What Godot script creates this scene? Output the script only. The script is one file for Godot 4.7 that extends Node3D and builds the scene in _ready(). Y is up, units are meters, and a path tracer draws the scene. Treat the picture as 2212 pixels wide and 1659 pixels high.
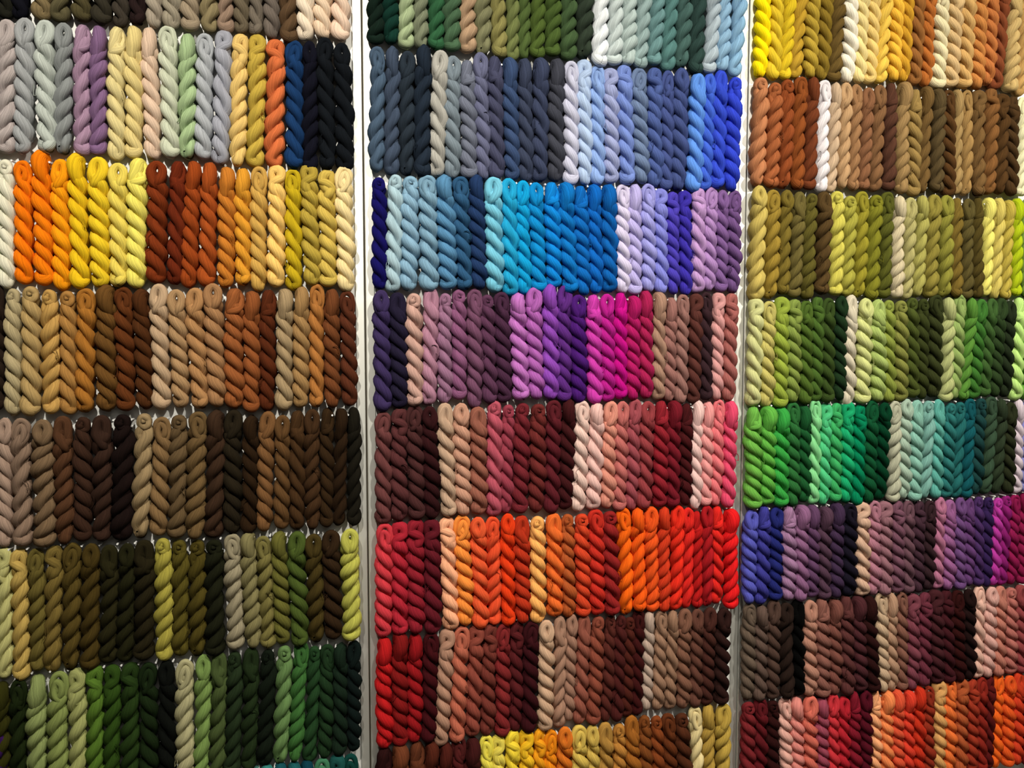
extends Node3D
# A shop wall of three white boards hung with rows of twisted yarn skeins, lit by ceiling track spots.
# Metres, y up; the boards' fronts lie in the plane z = 0.

const LAMP := Color(1.0, 0.975, 0.915)
const SKEIN := 0.265          # length of the skein shape as modelled
const WIDE := 0.036           # its width
var rng := RandomNumberGenerator.new()
var taken := {}
var grain: ImageTexture
var ridges: ImageTexture
var strands := {}
var loops := []
var tails := []
var coats := {}


func numbered(called: String) -> String:
	var n: int = taken.get(called, 0)
	taken[called] = n + 1
	return called if n == 0 else "%s_%03d" % [called, n]


func put(called: String, mesh: Mesh, material: Material, parent: Node) -> MeshInstance3D:
	var o := MeshInstance3D.new()
	o.name = called
	o.mesh = mesh
	o.material_override = material
	parent.add_child(o, true)
	return o


func thing(called: String, label: String, category: String, group := "") -> Node3D:
	var o := Node3D.new()
	o.name = numbered(called)
	add_child(o, true)
	o.set_meta("label", label)
	o.set_meta("category", category)
	if group:
		o.set_meta("group", group)
	return o


func paint(color: Color, rough := 0.6, metal := 0.0) -> StandardMaterial3D:
	var m := StandardMaterial3D.new()
	m.albedo_color = color
	m.roughness = rough
	m.metallic = metal
	m.metallic_specular = 0.35
	return m


func _ready() -> void:
	rng.seed = 11
	# --- camera, sky, lights, exposure
	var cam := Camera3D.new()
	cam.name = "camera"
	cam.fov = 53.37985
	cam.near = 0.05
	cam.transform = Transform3D(Basis(Vector3(0.975903, -0.000333, 0.218204), Vector3(0.013649, 0.998134, -0.059521), Vector3(-0.217777, 0.061065, 0.974086)), Vector3(0.000000, 1.500000, 1.787057))
	cam.current = true
	add_child(cam)
	var env := Environment.new()
	env.background_mode = Environment.BG_COLOR
	env.background_color = Color(0.02, 0.02, 0.02)
	env.tonemap_mode = Environment.TONE_MAPPER_LINEAR
	env.tonemap_exposure = 1.0
	env.sdfgi_enabled = true
	env.ssao_enabled = true
	env.ssil_enabled = true
	var world := WorldEnvironment.new()
	world.name = "world_environment"
	world.environment = env
	add_child(world)
	track_lights([[Vector3(-0.450000, 3.000000, 1.60), Vector3(-0.450000, 1.050000, 0.000000), 5.000, 54.0], [Vector3(0.750000, 3.000000, 1.60), Vector3(0.750000, 1.050000, 0.000000), 4.600, 54.0], [Vector3(1.950000, 3.000000, 1.60), Vector3(1.950000, 1.050000, 0.000000), 6.600, 54.0]])
	ceiling_panel(Vector3(0.6, 3.185, 3.5), Vector2(2.4, 0.6), 1.50)
	# --- the room
	room()
	board("display_board", Vector2(-0.893, 0.0530), "white display board hung with grey, yellow, brown and olive skeins")
	board("display_board", Vector2(0.0570, 1.0050), "white display board hung with blue, purple, crimson and orange skeins")
	board("display_board", Vector2(1.0090, 1.962), "white display board hung with golden, khaki, green and plum skeins")
	# --- the yarn
	yarn_textures()
	skein_shapes()
	hang_skeins()


# ------------------------------------------------------------------ room and lamps
func slab(called: String, size: Vector3, at: Vector3, material: Material) -> void:
	var b := BoxMesh.new()
	b.size = size
	var o := put(called, b, material, self)
	o.position = at
	o.set_meta("kind", "structure")


func room() -> void:
	var wall := paint(Color(0.60, 0.59, 0.57), 0.9)
	var dark := paint(Color(0.42, 0.41, 0.39), 0.9)
	slab("wall_back", Vector3(8.2, 3.3, 0.1), Vector3(0.5, 1.55, -0.13), paint(Color(0.24, 0.23, 0.21), 0.9))
	slab("trim_1", Vector3(0.012, 2.72, 0.02), Vector3(0.055, 1.38, -0.018), paint(Color(0.42, 0.39, 0.34), 0.7))
	slab("trim_2", Vector3(0.012, 2.72, 0.02), Vector3(1.007, 1.38, -0.018), paint(Color(0.42, 0.39, 0.34), 0.7))
	slab("wall_front", Vector3(8.2, 3.3, 0.1), Vector3(0.5, 1.55, 4.55), wall)
	slab("wall_left", Vector3(0.1, 3.3, 4.7), Vector3(-3.55, 1.55, 2.23), wall)
	slab("wall_right", Vector3(0.1, 3.3, 4.7), Vector3(4.55, 1.55, 2.23), wall)
	slab("ceiling", Vector3(8.2, 0.1, 4.74), Vector3(0.5, 3.25, 2.23), dark)
	slab("floor", Vector3(8.2, 0.1, 4.74), Vector3(0.5, -0.05, 2.23), dark)


func ceiling_panel(at: Vector3, size: Vector2, energy: float) -> void:
	var t := thing("ceiling_light", "long white ceiling light panel behind the viewer", "ceiling light")
	t.position = at
	var frame := BoxMesh.new()
	frame.size = Vector3(size.x + 0.06, 0.03, size.y + 0.06)
	put("frame", frame, paint(Color(0.85, 0.85, 0.85), 0.5), t)
	var plate := BoxMesh.new()
	plate.size = Vector3(size.x, 0.006, size.y)
	var glow := paint(Color(0.9, 0.9, 0.9), 0.5)
	glow.emission_enabled = true
	glow.emission = LAMP
	glow.emission_energy_multiplier = 0.35
	var d := put("diffuser", plate, glow, t)
	d.position.y = -0.0165
	var light := AreaLight3D.new()
	light.name = "panel_glow"
	light.area_size = size
	light.light_color = LAMP
	light.light_energy = energy
	light.area_range = 12.0
	light.area_attenuation = 2.0
	light.shadow_enabled = true
	light.rotation.x = -PI / 2
	light.position.y = -0.024
	t.add_child(light, true)


func board(called: String, span: Vector2, label: String) -> void:
	var t := thing(called, label, "display board", "display boards")
	t.position = Vector3(span.x, 0.02, 0.0)
	var white := paint(Color(0.87, 0.87, 0.86), 0.55)
	var w := span.y - span.x
	var st := SurfaceTool.new()
	st.begin(Mesh.PRIMITIVE_TRIANGLES)
	rounded_slab(st, Vector3(0, 0, -0.04), Vector3(w, 2.72, 0.0), 0.0012)
	put("panel", st.commit(), white, t)
	var steel := paint(Color(0.92, 0.92, 0.90), 0.6, 1.0)
	for x: float in [0.0, w - 0.0195]:
		var e := SurfaceTool.new()
		e.begin(Mesh.PRIMITIVE_TRIANGLES)
		rounded_slab(e, Vector3(x, 0, -0.002), Vector3(x + 0.0195, 2.72, 0.004), 0.0012)
		put("edge_strip", e.commit(), steel, t)
	# one small peg for each skein, joined: hidden inside the loops
	var pegs := SurfaceTool.new()
	pegs.begin(Mesh.PRIMITIVE_TRIANGLES)
	var pin := CylinderMesh.new()
	pin.top_radius = 0.0022
	pin.bottom_radius = 0.0022
	pin.height = 0.024
	pin.radial_segments = 8
	pin.rings = 0
	for row in 8:
		for i in 26:
			pegs.append_from(pin, 0, Transform3D(Basis(Vector3.RIGHT, PI / 2), Vector3(0.034 + i * 0.0349, 2.397 - 0.2677 * row - 0.022, 0.0115)))
	var p := put("pegs", pegs.commit(), paint(Color(0.85, 0.85, 0.85), 0.3), t)
	p.set_meta("kind", "stuff")


func quad(st: SurfaceTool, a: Vector3, b: Vector3, c: Vector3, d: Vector3) -> void:
	for p: Vector3 in [a, b, c, a, c, d]:
		st.set_normal((c - a).cross(b - a).normalized() if true else Vector3.UP)
		st.add_vertex(p)


func rounded_slab(st: SurfaceTool, lo: Vector3, hi: Vector3, r: float) -> void:
	# a board whose front edges are chamfered by r
	var f := [Vector3(lo.x + r, lo.y + r, hi.z), Vector3(hi.x - r, lo.y + r, hi.z), Vector3(hi.x - r, hi.y - r, hi.z), Vector3(lo.x + r, hi.y - r, hi.z)]
	var m := [Vector3(lo.x, lo.y, hi.z - r), Vector3(hi.x, lo.y, hi.z - r), Vector3(hi.x, hi.y, hi.z - r), Vector3(lo.x, hi.y, hi.z - r)]
	var k := [Vector3(lo.x, lo.y, lo.z), Vector3(hi.x, lo.y, lo.z), Vector3(hi.x, hi.y, lo.z), Vector3(lo.x, hi.y, lo.z)]
	quad(st, f[3], f[2], f[1], f[0])
	quad(st, k[0], k[1], k[2], k[3])
	for i in 4:
		var j := (i + 1) % 4
		quad(st, f[i], f[j], m[j], m[i])
		quad(st, m[i], m[j], k[j], k[i])


func track_lights(spots: Array) -> void:
	var black := paint(Color(0.05, 0.05, 0.05), 0.4)
	var rail := thing("lighting_track", "black lighting track fixed under the ceiling above the boards", "track")
	rail.position = Vector3(0.6, 3.17, 1.60)
	var bar := BoxMesh.new()
	bar.size = Vector3(3.6, 0.035, 0.04)
	put("rail", bar, black, rail)
	for i in spots.size():
		var s: Array = spots[i]
		var at: Vector3 = s[0]
		var aim: Vector3 = s[1]
		var t := thing("spotlight", "black ceiling spotlight on the track aimed at the %s board" % ["first", "middle", "last"][i], "spotlight", "track spotlights")
		t.position = at
		t.look_at_from_position(at, aim, Vector3.UP)
		var can := CylinderMesh.new()
		can.top_radius = 0.045
		can.bottom_radius = 0.035
		can.height = 0.14
		var c := put("housing", can, black, t)
		c.rotation.x = -PI / 2
		c.position = Vector3(0, 0, 0.085)
		var stem := CylinderMesh.new()
		stem.top_radius = 0.008
		stem.bottom_radius = 0.008
		stem.height = 3.17 - at.y - 0.02
		var k := put("stem", stem, black, t)
		k.global_transform = Transform3D(Basis.IDENTITY, Vector3(at.x, (3.17 + at.y) * 0.5 + 0.02, at.z) + t.global_basis.z * 0.085)
		var lens := CylinderMesh.new()
		lens.top_radius = 0.038
		lens.bottom_radius = 0.038
		lens.height = 0.006
		var glow := paint(Color(0.9, 0.9, 0.88), 0.4)
		glow.emission_enabled = true
		glow.emission = LAMP
		glow.emission_energy_multiplier = 1.5
		var l := put("lens", lens, glow, t)
		l.rotation.x = -PI / 2
		l.position = Vector3(0, 0, 0.013)
		var light := SpotLight3D.new()
		light.name = "spot_beam"
		light.light_color = LAMP
		light.light_energy = s[2]
		light.light_size = 0.035
		light.spot_angle = s[3]
		light.spot_range = 12.0
		light.spot_attenuation = 2.0
		light.spot_angle_attenuation = 1.0
		light.shadow_enabled = true
		t.add_child(light, true)


# ------------------------------------------------------------------ yarn surface
func yarn_textures() -> void:
	# u runs round a strand across its threads, v along them: tone of each thread and its ridge
	var n := 256
	var tone := Image.create(n, n, false, Image.FORMAT_RGB8)
	var high := Image.create(n, n, false, Image.FORMAT_L8)
	var wav := FastNoiseLite.new()
	wav.seed = 5
	wav.frequency = 0.9
	var fuzz := FastNoiseLite.new()
	fuzz.seed = 8
	fuzz.frequency = 0.16
	fuzz.fractal_octaves = 3
	var threads := 28
	var own := []
	var edge := [0.0]
	for i in threads:
		edge.append(float(edge[i]) + rng.randf_range(0.55, 1.5))
		own.append([rng.randf_range(0.86, 1.0), rng.randf_range(0.6, 1.0)])
	for y in n:
		var b := TAU * y / n
		for x in n:
			var a := TAU * x / n
			var shift := 0.7 * wav.get_noise_3d(cos(b) * 0.5, sin(b) * 0.5, cos(a) * 0.8 + sin(a) * 0.5)
			var q := fposmod(float(x) / n + shift / threads, 1.0) * float(edge[threads])
			var k := mini(edge.bsearch(q, false), threads) - 1
			var e := absf((q - float(edge[k])) / (float(edge[k + 1]) - float(edge[k])) - 0.5) * 2.0
			var ridge: float = sqrt(maxf(0.0, 1.0 - e * e)) * float(own[k][1])
			var f := fuzz.get_noise_2d(x, y)
			var t: float = clampf(float(own[k][0]) + 0.05 * f, 0.8, 1.0)
			tone.set_pixel(x, y, Color(t, t, t))
			high.set_pixel(x, y, Color(clampf(ridge * 0.85 + 0.12 * f + 0.05, 0, 1), 0, 0))
	tone.generate_mipmaps()
	high.generate_mipmaps()
	grain = ImageTexture.create_from_image(tone)
	ridges = ImageTexture.create_from_image(high)


func wool(color: Color, by_vertex := false) -> StandardMaterial3D:
	var m := StandardMaterial3D.new()
	m.albedo_color = color
	m.albedo_texture = grain
	m.roughness = 0.95
	m.metallic_specular = 0.2
	m.heightmap_enabled = true
	m.heightmap_texture = ridges
	m.heightmap_scale = 0.06
	m.vertex_color_use_as_albedo = by_vertex
	return m


# ------------------------------------------------------------------ skein shapes
func sweep(path: PackedVector3Array, radii: PackedFloat32Array, around: int, twist: float, closed: bool, salt: int) -> ArrayMesh:
	# a soft tube along the path; its threads (u) wind round it by twist turns per metre
	var lump := FastNoiseLite.new()
	lump.seed = salt
	lump.frequency = 1.0
	var n := path.size()
	var verts := PackedVector3Array()
	var norms := PackedVector3Array()
	var uvs := PackedVector2Array()
	var index := PackedInt32Array()
	var side := Vector3.ZERO
	var run := 0.0
	var rings := n + (1 if closed else 0)
	for i in rings:
		var at := path[i % n]
		var before := path[(i - 1 + n) % n] if closed else path[maxi(i - 1, 0)]
		var after := path[(i + 1) % n] if closed else path[mini(i + 1, n - 1)]
		var t := (after - before).normalized()
		if side == Vector3.ZERO:
			side = t.cross(Vector3(0.31, 0.17, 1.0)).normalized()
		side = (side - t * side.dot(t)).normalized()
		var over := t.cross(side)
		if i > 0:
			run += at.distance_to(path[(i - 1) % n])
		var grow := 0.0 if closed else (radii[mini(i + 1, n - 1)] - radii[maxi(i - 1, 0)]) / maxf(before.distance_to(after), 1e-5)
		for k in around + 1:
			var a := TAU * k / around
			var d := side * cos(a) + over * sin(a)
			var r: float = radii[i % n] * (1.0 + 0.19 * lump.get_noise_3d(cos(a) * 0.9, sin(a) * 0.9, run * 60.0) + 0.09 * lump.get_noise_3d(cos(a) * 2.6, sin(a) * 2.6, 9.0 + run * 45.0))
			verts.append(at + d * r)
			norms.append((d - t * grow).normalized())
			uvs.append(Vector2(float(k) / around + run * twist, run / 0.05))
	var w := around + 1
	for i in rings - 1:
		for k in around:
			var p := i * w + k
			index.append_array(PackedInt32Array([p, p + w, p + 1, p + 1, p + w, p + w + 1]))
	if not closed:
		for last in 2:
			var i := 0 if last == 0 else n - 1
			var first := i * w
			var c := verts.size()
			verts.append(path[i])
			var t := (path[0] - path[1]).normalized() if last == 0 else (path[n - 1] - path[n - 2]).normalized()
			norms.append(t)
			uvs.append(Vector2(0.5, 0))
			for k in around:
				index.append_array(PackedInt32Array([c, first + k, first + k + 1]) if last == 0 else PackedInt32Array([c, first + k + 1, first + k]))
	var arrays := []
	arrays.resize(Mesh.ARRAY_MAX)
	arrays[Mesh.ARRAY_VERTEX] = verts
	arrays[Mesh.ARRAY_NORMAL] = norms
	arrays[Mesh.ARRAY_TEX_UV] = uvs
	arrays[Mesh.ARRAY_INDEX] = index
	var mesh := ArrayMesh.new()
	mesh.add_surface_from_arrays(Mesh.PRIMITIVE_TRIANGLES, arrays)
	return mesh


func smooth_path(points: Array, count: int) -> Array:
	# Catmull-Rom through [Vector3, radius] points
	var path := PackedVector3Array()
	var radii := PackedFloat32Array()
	var last := points.size() - 1
	for i in count:
		var f := float(i) / (count - 1) * last
		var k := mini(int(f), last - 1)
		var u := f - k
		var p0: Array = points[maxi(k - 1, 0)]
		var p1: Array = points[k]
		var p2: Array = points[k + 1]
		var p3: Array = points[mini(k + 2, last)]
		path.append((p1[0] as Vector3).cubic_interpolate(p2[0], p0[0], p3[0], u))
		radii.append(maxf(0.0003, cubic_interpolate(p1[1], p2[1], p0[1], p3[1], u)))
	return [path, radii]


func twisted_pair(hand: float, salt: int) -> Array:
	# a hank folded in half and twisted on itself: two strands that meet in a fold at the foot
	rng.seed = 400 + salt
	var turns := rng.randf_range(2.85, 3.5)
	var ends := rng.randf_range(-0.9, 0.9) + PI * (salt % 2)
	var foot := -SKEIN + 0.0195
	var head := -0.030
	var sway := rng.randf_range(0.0006, 0.0018)
	var phase := rng.randf() * TAU
	var uneven := rng.randf_range(-0.10, 0.10)
	var slack := rng.randf() * TAU
	var tight := rng.randf_range(0.10, 0.3)
	var paths := [PackedVector3Array(), PackedVector3Array()]
	var radii := [PackedFloat32Array(), PackedFloat32Array()]
	var steps := 50
	for i in steps:
		var f := float(i) / (steps - 1)
		var y := lerpf(head, foot, f)
		var a := ends + hand * TAU * turns * (1.0 - f) + tight * sin(f * 7.0 + slack)
		var axis := Vector3(sway * sin(f * 5.0 + phase), y, sway * 0.6 * cos(f * 4.0 + phase))
		var open := (0.0088 + 0.0008 * sin(f * 9.0 + slack)) * (1.0 - 0.35 * smoothstep(0.12, 0.0, f))
		for k in 2:
			var b := a + PI * k
			paths[k].append(axis + Vector3(cos(b) * open, 0, sin(b) * open * 0.82))
			radii[k].append((0.0112 + 0.0009 * sin(f * 13.0 + slack * 2.0 + k * 2.0) + 0.0006 * sin(f * 31.0 + slack * 5.0 + k)) * (1.0 + (uneven if k == 0 else -uneven)) * (1.0 - 0.15 * smoothstep(0.1, 0.0, f)))
	# the fold: from the end of one strand, under, to the end of the other
	var e0: Vector3 = paths[0][steps - 1]
	var e1: Vector3 = paths[1][steps - 1]
	var mid := (e0 + e1) * 0.5
	var out := (e0 - e1) * 0.5
	var curl := rng.randf_range(-0.004, 0.006)
	for k in 2:
		var o := out if k == 0 else -out
		for i in range(1, 8):
			var g := PI * 0.5 * i / 7.0 * 1.2
			paths[k].append(mid + o * cos(g) + Vector3(0, -sin(g) * 0.0095, curl * sin(g)))
			radii[k].append(radii[k][steps - 1] * (1.0 + 0.05 * sin(g)))
	var made := []
	for k in 2:
		made.append(sweep(paths[k], radii[k], 12, -hand * 5.5, false, salt * 7 + k))
	return made


func top_loop(style: int, flip: float, salt: int) -> Mesh:
	# the end of the hank drawn through itself at the head of the skein
	rng.seed = 900 + salt
	var g := []
	var j := rng.randf_range(0.9, 1.1)
	match style:
		0:   # a ring seen face-on, its end tucked below
			g = [[Vector3(0.004, -0.060, 0.006), 0.005], [Vector3(-0.003, -0.050, 0.009), 0.0085], [Vector3(-0.0085, -0.034, 0.008), 0.0088], [Vector3(-0.0088, -0.019, 0.006), 0.0082], [Vector3(-0.001, -0.0085, 0.005), 0.0082],
				[Vector3(0.0078, -0.016, 0.005), 0.0082], [Vector3(0.0086, -0.031, 0.007), 0.0086], [Vector3(0.003, -0.044, 0.011), 0.009], [Vector3(-0.002, -0.057, 0.008), 0.0055]]
		1:   # folded over the front, falling to a tapered end
			g = [[Vector3(-0.002, -0.045, -0.006), 0.008], [Vector3(-0.004, -0.024, -0.005), 0.011], [Vector3(-0.001, -0.0115, 0.0), 0.0118], [Vector3(0.002, -0.020, 0.007), 0.0135], [Vector3(0.001, -0.036, 0.009), 0.0142],
				[Vector3(-0.002, -0.052, 0.008), 0.012], [Vector3(-0.004, -0.066, 0.006), 0.0075], [Vector3(-0.004, -0.074, 0.003), 0.003]]
		2:   # a smooth cap with a band wound round its neck
			g = [[Vector3(0.009, -0.062, 0.000), 0.006], [Vector3(0.006, -0.047, 0.004), 0.010], [Vector3(0.002, -0.028, 0.003), 0.0128], [Vector3(0.0, -0.0145, 0.001), 0.0122], [Vector3(-0.004, -0.013, -0.004), 0.010],
				[Vector3(-0.010, -0.026, -0.004), 0.0085], [Vector3(-0.010, -0.040, 0.002), 0.0075], [Vector3(-0.003, -0.050, 0.0095), 0.0085], [Vector3(0.006, -0.055, 0.008), 0.0075], [Vector3(0.009, -0.060, 0.001), 0.005]]
		3:   # a slim arch crossing in front
			g = [[Vector3(-0.007, -0.062, 0.0), 0.007], [Vector3(-0.0088, -0.042, 0.003), 0.0088], [Vector3(-0.0085, -0.022, 0.003), 0.0085], [Vector3(-0.002, -0.0092, 0.002), 0.0085], [Vector3(0.007, -0.014, 0.003), 0.0087],
				[Vector3(0.009, -0.030, 0.005), 0.0092], [Vector3(0.004, -0.046, 0.010), 0.0098], [Vector3(-0.004, -0.060, 0.010), 0.0085], [Vector3(-0.007, -0.070, 0.006), 0.004]]
		4:   # two fat folds, one above the other
			g = [[Vector3(-0.004, -0.066, 0.004), 0.006], [Vector3(0.004, -0.054, 0.008), 0.0095], [Vector3(0.0075, -0.040, 0.007), 0.0098], [Vector3(0.0, -0.031, 0.010), 0.0095], [Vector3(-0.008, -0.025, 0.006), 0.009],
				[Vector3(-0.005, -0.0125, 0.002), 0.0105], [Vector3(0.005, -0.0115, 0.0), 0.0105], [Vector3(0.009, -0.022, 0.0), 0.0085], [Vector3(0.006, -0.036, -0.002), 0.007]]
		5:   # coiled up like a snail
			for i in 13:
				var a := 3.9 - 0.72 * i
				var r := 0.0128 - 0.00078 * i
				g.append([Vector3(cos(a) * r * 0.78, -0.024 + sin(a) * r * 1.15, 0.001 + 0.00075 * i), 0.0068])
			g.push_front([Vector3(-0.009, -0.046, 0.001), 0.0072])
			g.push_front([Vector3(-0.004, -0.064, 0.002), 0.006])
		6:   # a loose double loop with a turn across it
			g = [[Vector3(-0.006, -0.064, 0.003), 0.005], [Vector3(-0.0105, -0.044, 0.004), 0.0062], [Vector3(-0.0115, -0.024, 0.003), 0.006], [Vector3(-0.005, -0.0072, 0.003), 0.006], [Vector3(0.005, -0.0072, 0.002), 0.006],
				[Vector3(0.0112, -0.020, 0.002), 0.006], [Vector3(0.0085, -0.038, 0.004), 0.006], [Vector3(0.0, -0.048, 0.007), 0.0066], [Vector3(-0.0065, -0.040, 0.009), 0.006], [Vector3(-0.0045, -0.026, 0.009), 0.0058], [Vector3(0.002, -0.018, 0.008), 0.0058],
				[Vector3(0.006, -0.030, 0.009), 0.0058], [Vector3(0.004, -0.046, 0.011), 0.006], [Vector3(-0.004, -0.058, 0.010), 0.006], [Vector3(-0.008, -0.068, 0.006), 0.003]]
	var shut := 0.86 if flip < 0.0 and style in [0, 3] else 1.0
	for p: Array in g:
		var v: Vector3 = p[0]
		v.x *= shut
		p[0] = Vector3(v.x * flip * 1.1 + rng.randf_range(-0.0009, 0.0009), v.y * j + rng.randf_range(-0.0012, 0.0012), v.z + rng.randf_range(-0.0008, 0.0012))
		p[1] = float(p[1]) * rng.randf_range(0.98, 1.12)
	var s := smooth_path(g, 46 if style > 4 else 26)
	return sweep(s[0], s[1], 12, flip * 3.0, false, 50 + salt)


func loose_thread(salt: int) -> ArrayMesh:
	# a thin end of yarn that has slipped out of the skein
	rng.seed = 1300 + salt
	var s := -1.0 if salt % 2 else 1.0
	var y := rng.randf_range(-0.23, -0.07)
	var p := Vector3(s * 0.012, y, 0.013)
	var g := [[Vector3(s * 0.004, y + 0.012, 0.012), 0.0008], [p, 0.0009]]
	var heading := rng.randf_range(-2.4, -0.7)
	var bend := rng.randf_range(0.25, 0.75) * s
	for i in 7:
		heading += bend + rng.randf_range(-0.25, 0.25)
		p += Vector3(cos(heading) * 0.0055, sin(heading) * 0.0055, 0.0)
		p.x = clampf(p.x, -0.017, 0.017)
		g.append([Vector3(p.x, p.y, 0.0205 - 14.0 * p.x * p.x), 0.0009])
	var m := smooth_path(g, 26)
	return sweep(m[0], m[1], 5, 0.0, false, salt)


func skein_shapes() -> void:
	for k in 9:
		strands["S%d" % k] = twisted_pair(1.0, k)
		strands["Z%d" % k] = twisted_pair(-1.0, 20 + k)
	var styles := [0, 1, 5, 3, 6, 4, 1, 2, 3, 6, 5, 0, 4, 6, 1]
	for k in 15:
		loops.append(top_loop(styles[k], 1.0 if k % 2 == 0 else -1.0, k))
	for k in 6:
		tails.append(loose_thread(k))


func place(s: Array) -> Transform3D:
	var top := Vector2(s[0], s[1])
	var foot := Vector2(s[2], s[3])
	var v := foot - top
	var lean := Basis(Vector3.BACK, atan2(v.x, -v.y))
	var wide: float = s[4] / WIDE
	return Transform3D(lean * Basis.from_scale(Vector3(wide, v.length() / SKEIN, wide)), Vector3(top.x, top.y, 0.0195 * wide))


func hang_skeins() -> void:
	var rest := []
	var count := 0
	for line: Array in skein_rows():
		for e: Array in line[1]:
			var s: Array = [e[0], e[1], e[2], e[3], e[4]]
			var color := Color(e[5], e[6], e[7])
			var twist := "%s%d" % [e[8], (count * 5 + count / 9) % 9]
			var knot := (count * 7 + count / 4) % 15
			count += 1
			if str(e[9]) == "":
				rest.append([place(s), color, twist, knot])
				continue
			var t := thing("yarn_skein", e[9], "yarn skein", line[0])
			t.transform = place(s)
			var m := wool(color)
			for mesh: Mesh in strands[twist]:
				put("strand", mesh, m, t)
			put("top_loop", loops[knot], m, t)
			if count % 4 == 1:
				put("loose_end", tails[(count / 4) % 6], m, t)
	# the skeins that show smallest, past the three hundred largest
	var verts := PackedVector3Array()
	var norms := PackedVector3Array()
	var uvs := PackedVector2Array()
	var cols := PackedColorArray()
	var index := PackedInt32Array()
	for r: Array in rest:
		var at: Transform3D = r[0]
		var turn := Transform3D(at.basis.inverse().transposed(), Vector3.ZERO)
		for mesh: ArrayMesh in strands[r[2]] + [loops[r[3]]]:
			var a := mesh.surface_get_arrays(0)
			var base := verts.size()
			verts.append_array(at * (a[Mesh.ARRAY_VERTEX] as PackedVector3Array))
			norms.append_array(turn * (a[Mesh.ARRAY_NORMAL] as PackedVector3Array))
			uvs.append_array(a[Mesh.ARRAY_TEX_UV])
			var c := PackedColorArray()
			c.resize(verts.size() - base)
			c.fill((r[1] as Color).srgb_to_linear())
			cols.append_array(c)
			var ix: PackedInt32Array = a[Mesh.ARRAY_INDEX]
			for q in ix.size():
				ix[q] += base
			index.append_array(ix)
	if verts.size():
		for q in norms.size():
			norms[q] = norms[q].normalized()
		var arrays := []
		arrays.resize(Mesh.ARRAY_MAX)
		arrays[Mesh.ARRAY_VERTEX] = verts
		arrays[Mesh.ARRAY_NORMAL] = norms
		arrays[Mesh.ARRAY_TEX_UV] = uvs
		arrays[Mesh.ARRAY_COLOR] = cols
		arrays[Mesh.ARRAY_INDEX] = index
		var mesh := ArrayMesh.new()
		mesh.add_surface_from_arrays(Mesh.PRIMITIVE_TRIANGLES, arrays)
		var o := put("yarn_skeins", mesh, wool(Color.WHITE, true), self)
		o.set_meta("kind", "stuff")
		o.set_meta("category", "yarn skein")
		o.set_meta("label", "the smaller and cropped yarn skeins filling out the edges of the boards")
		o.set_meta("group", "smaller yarn skeins")


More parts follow.
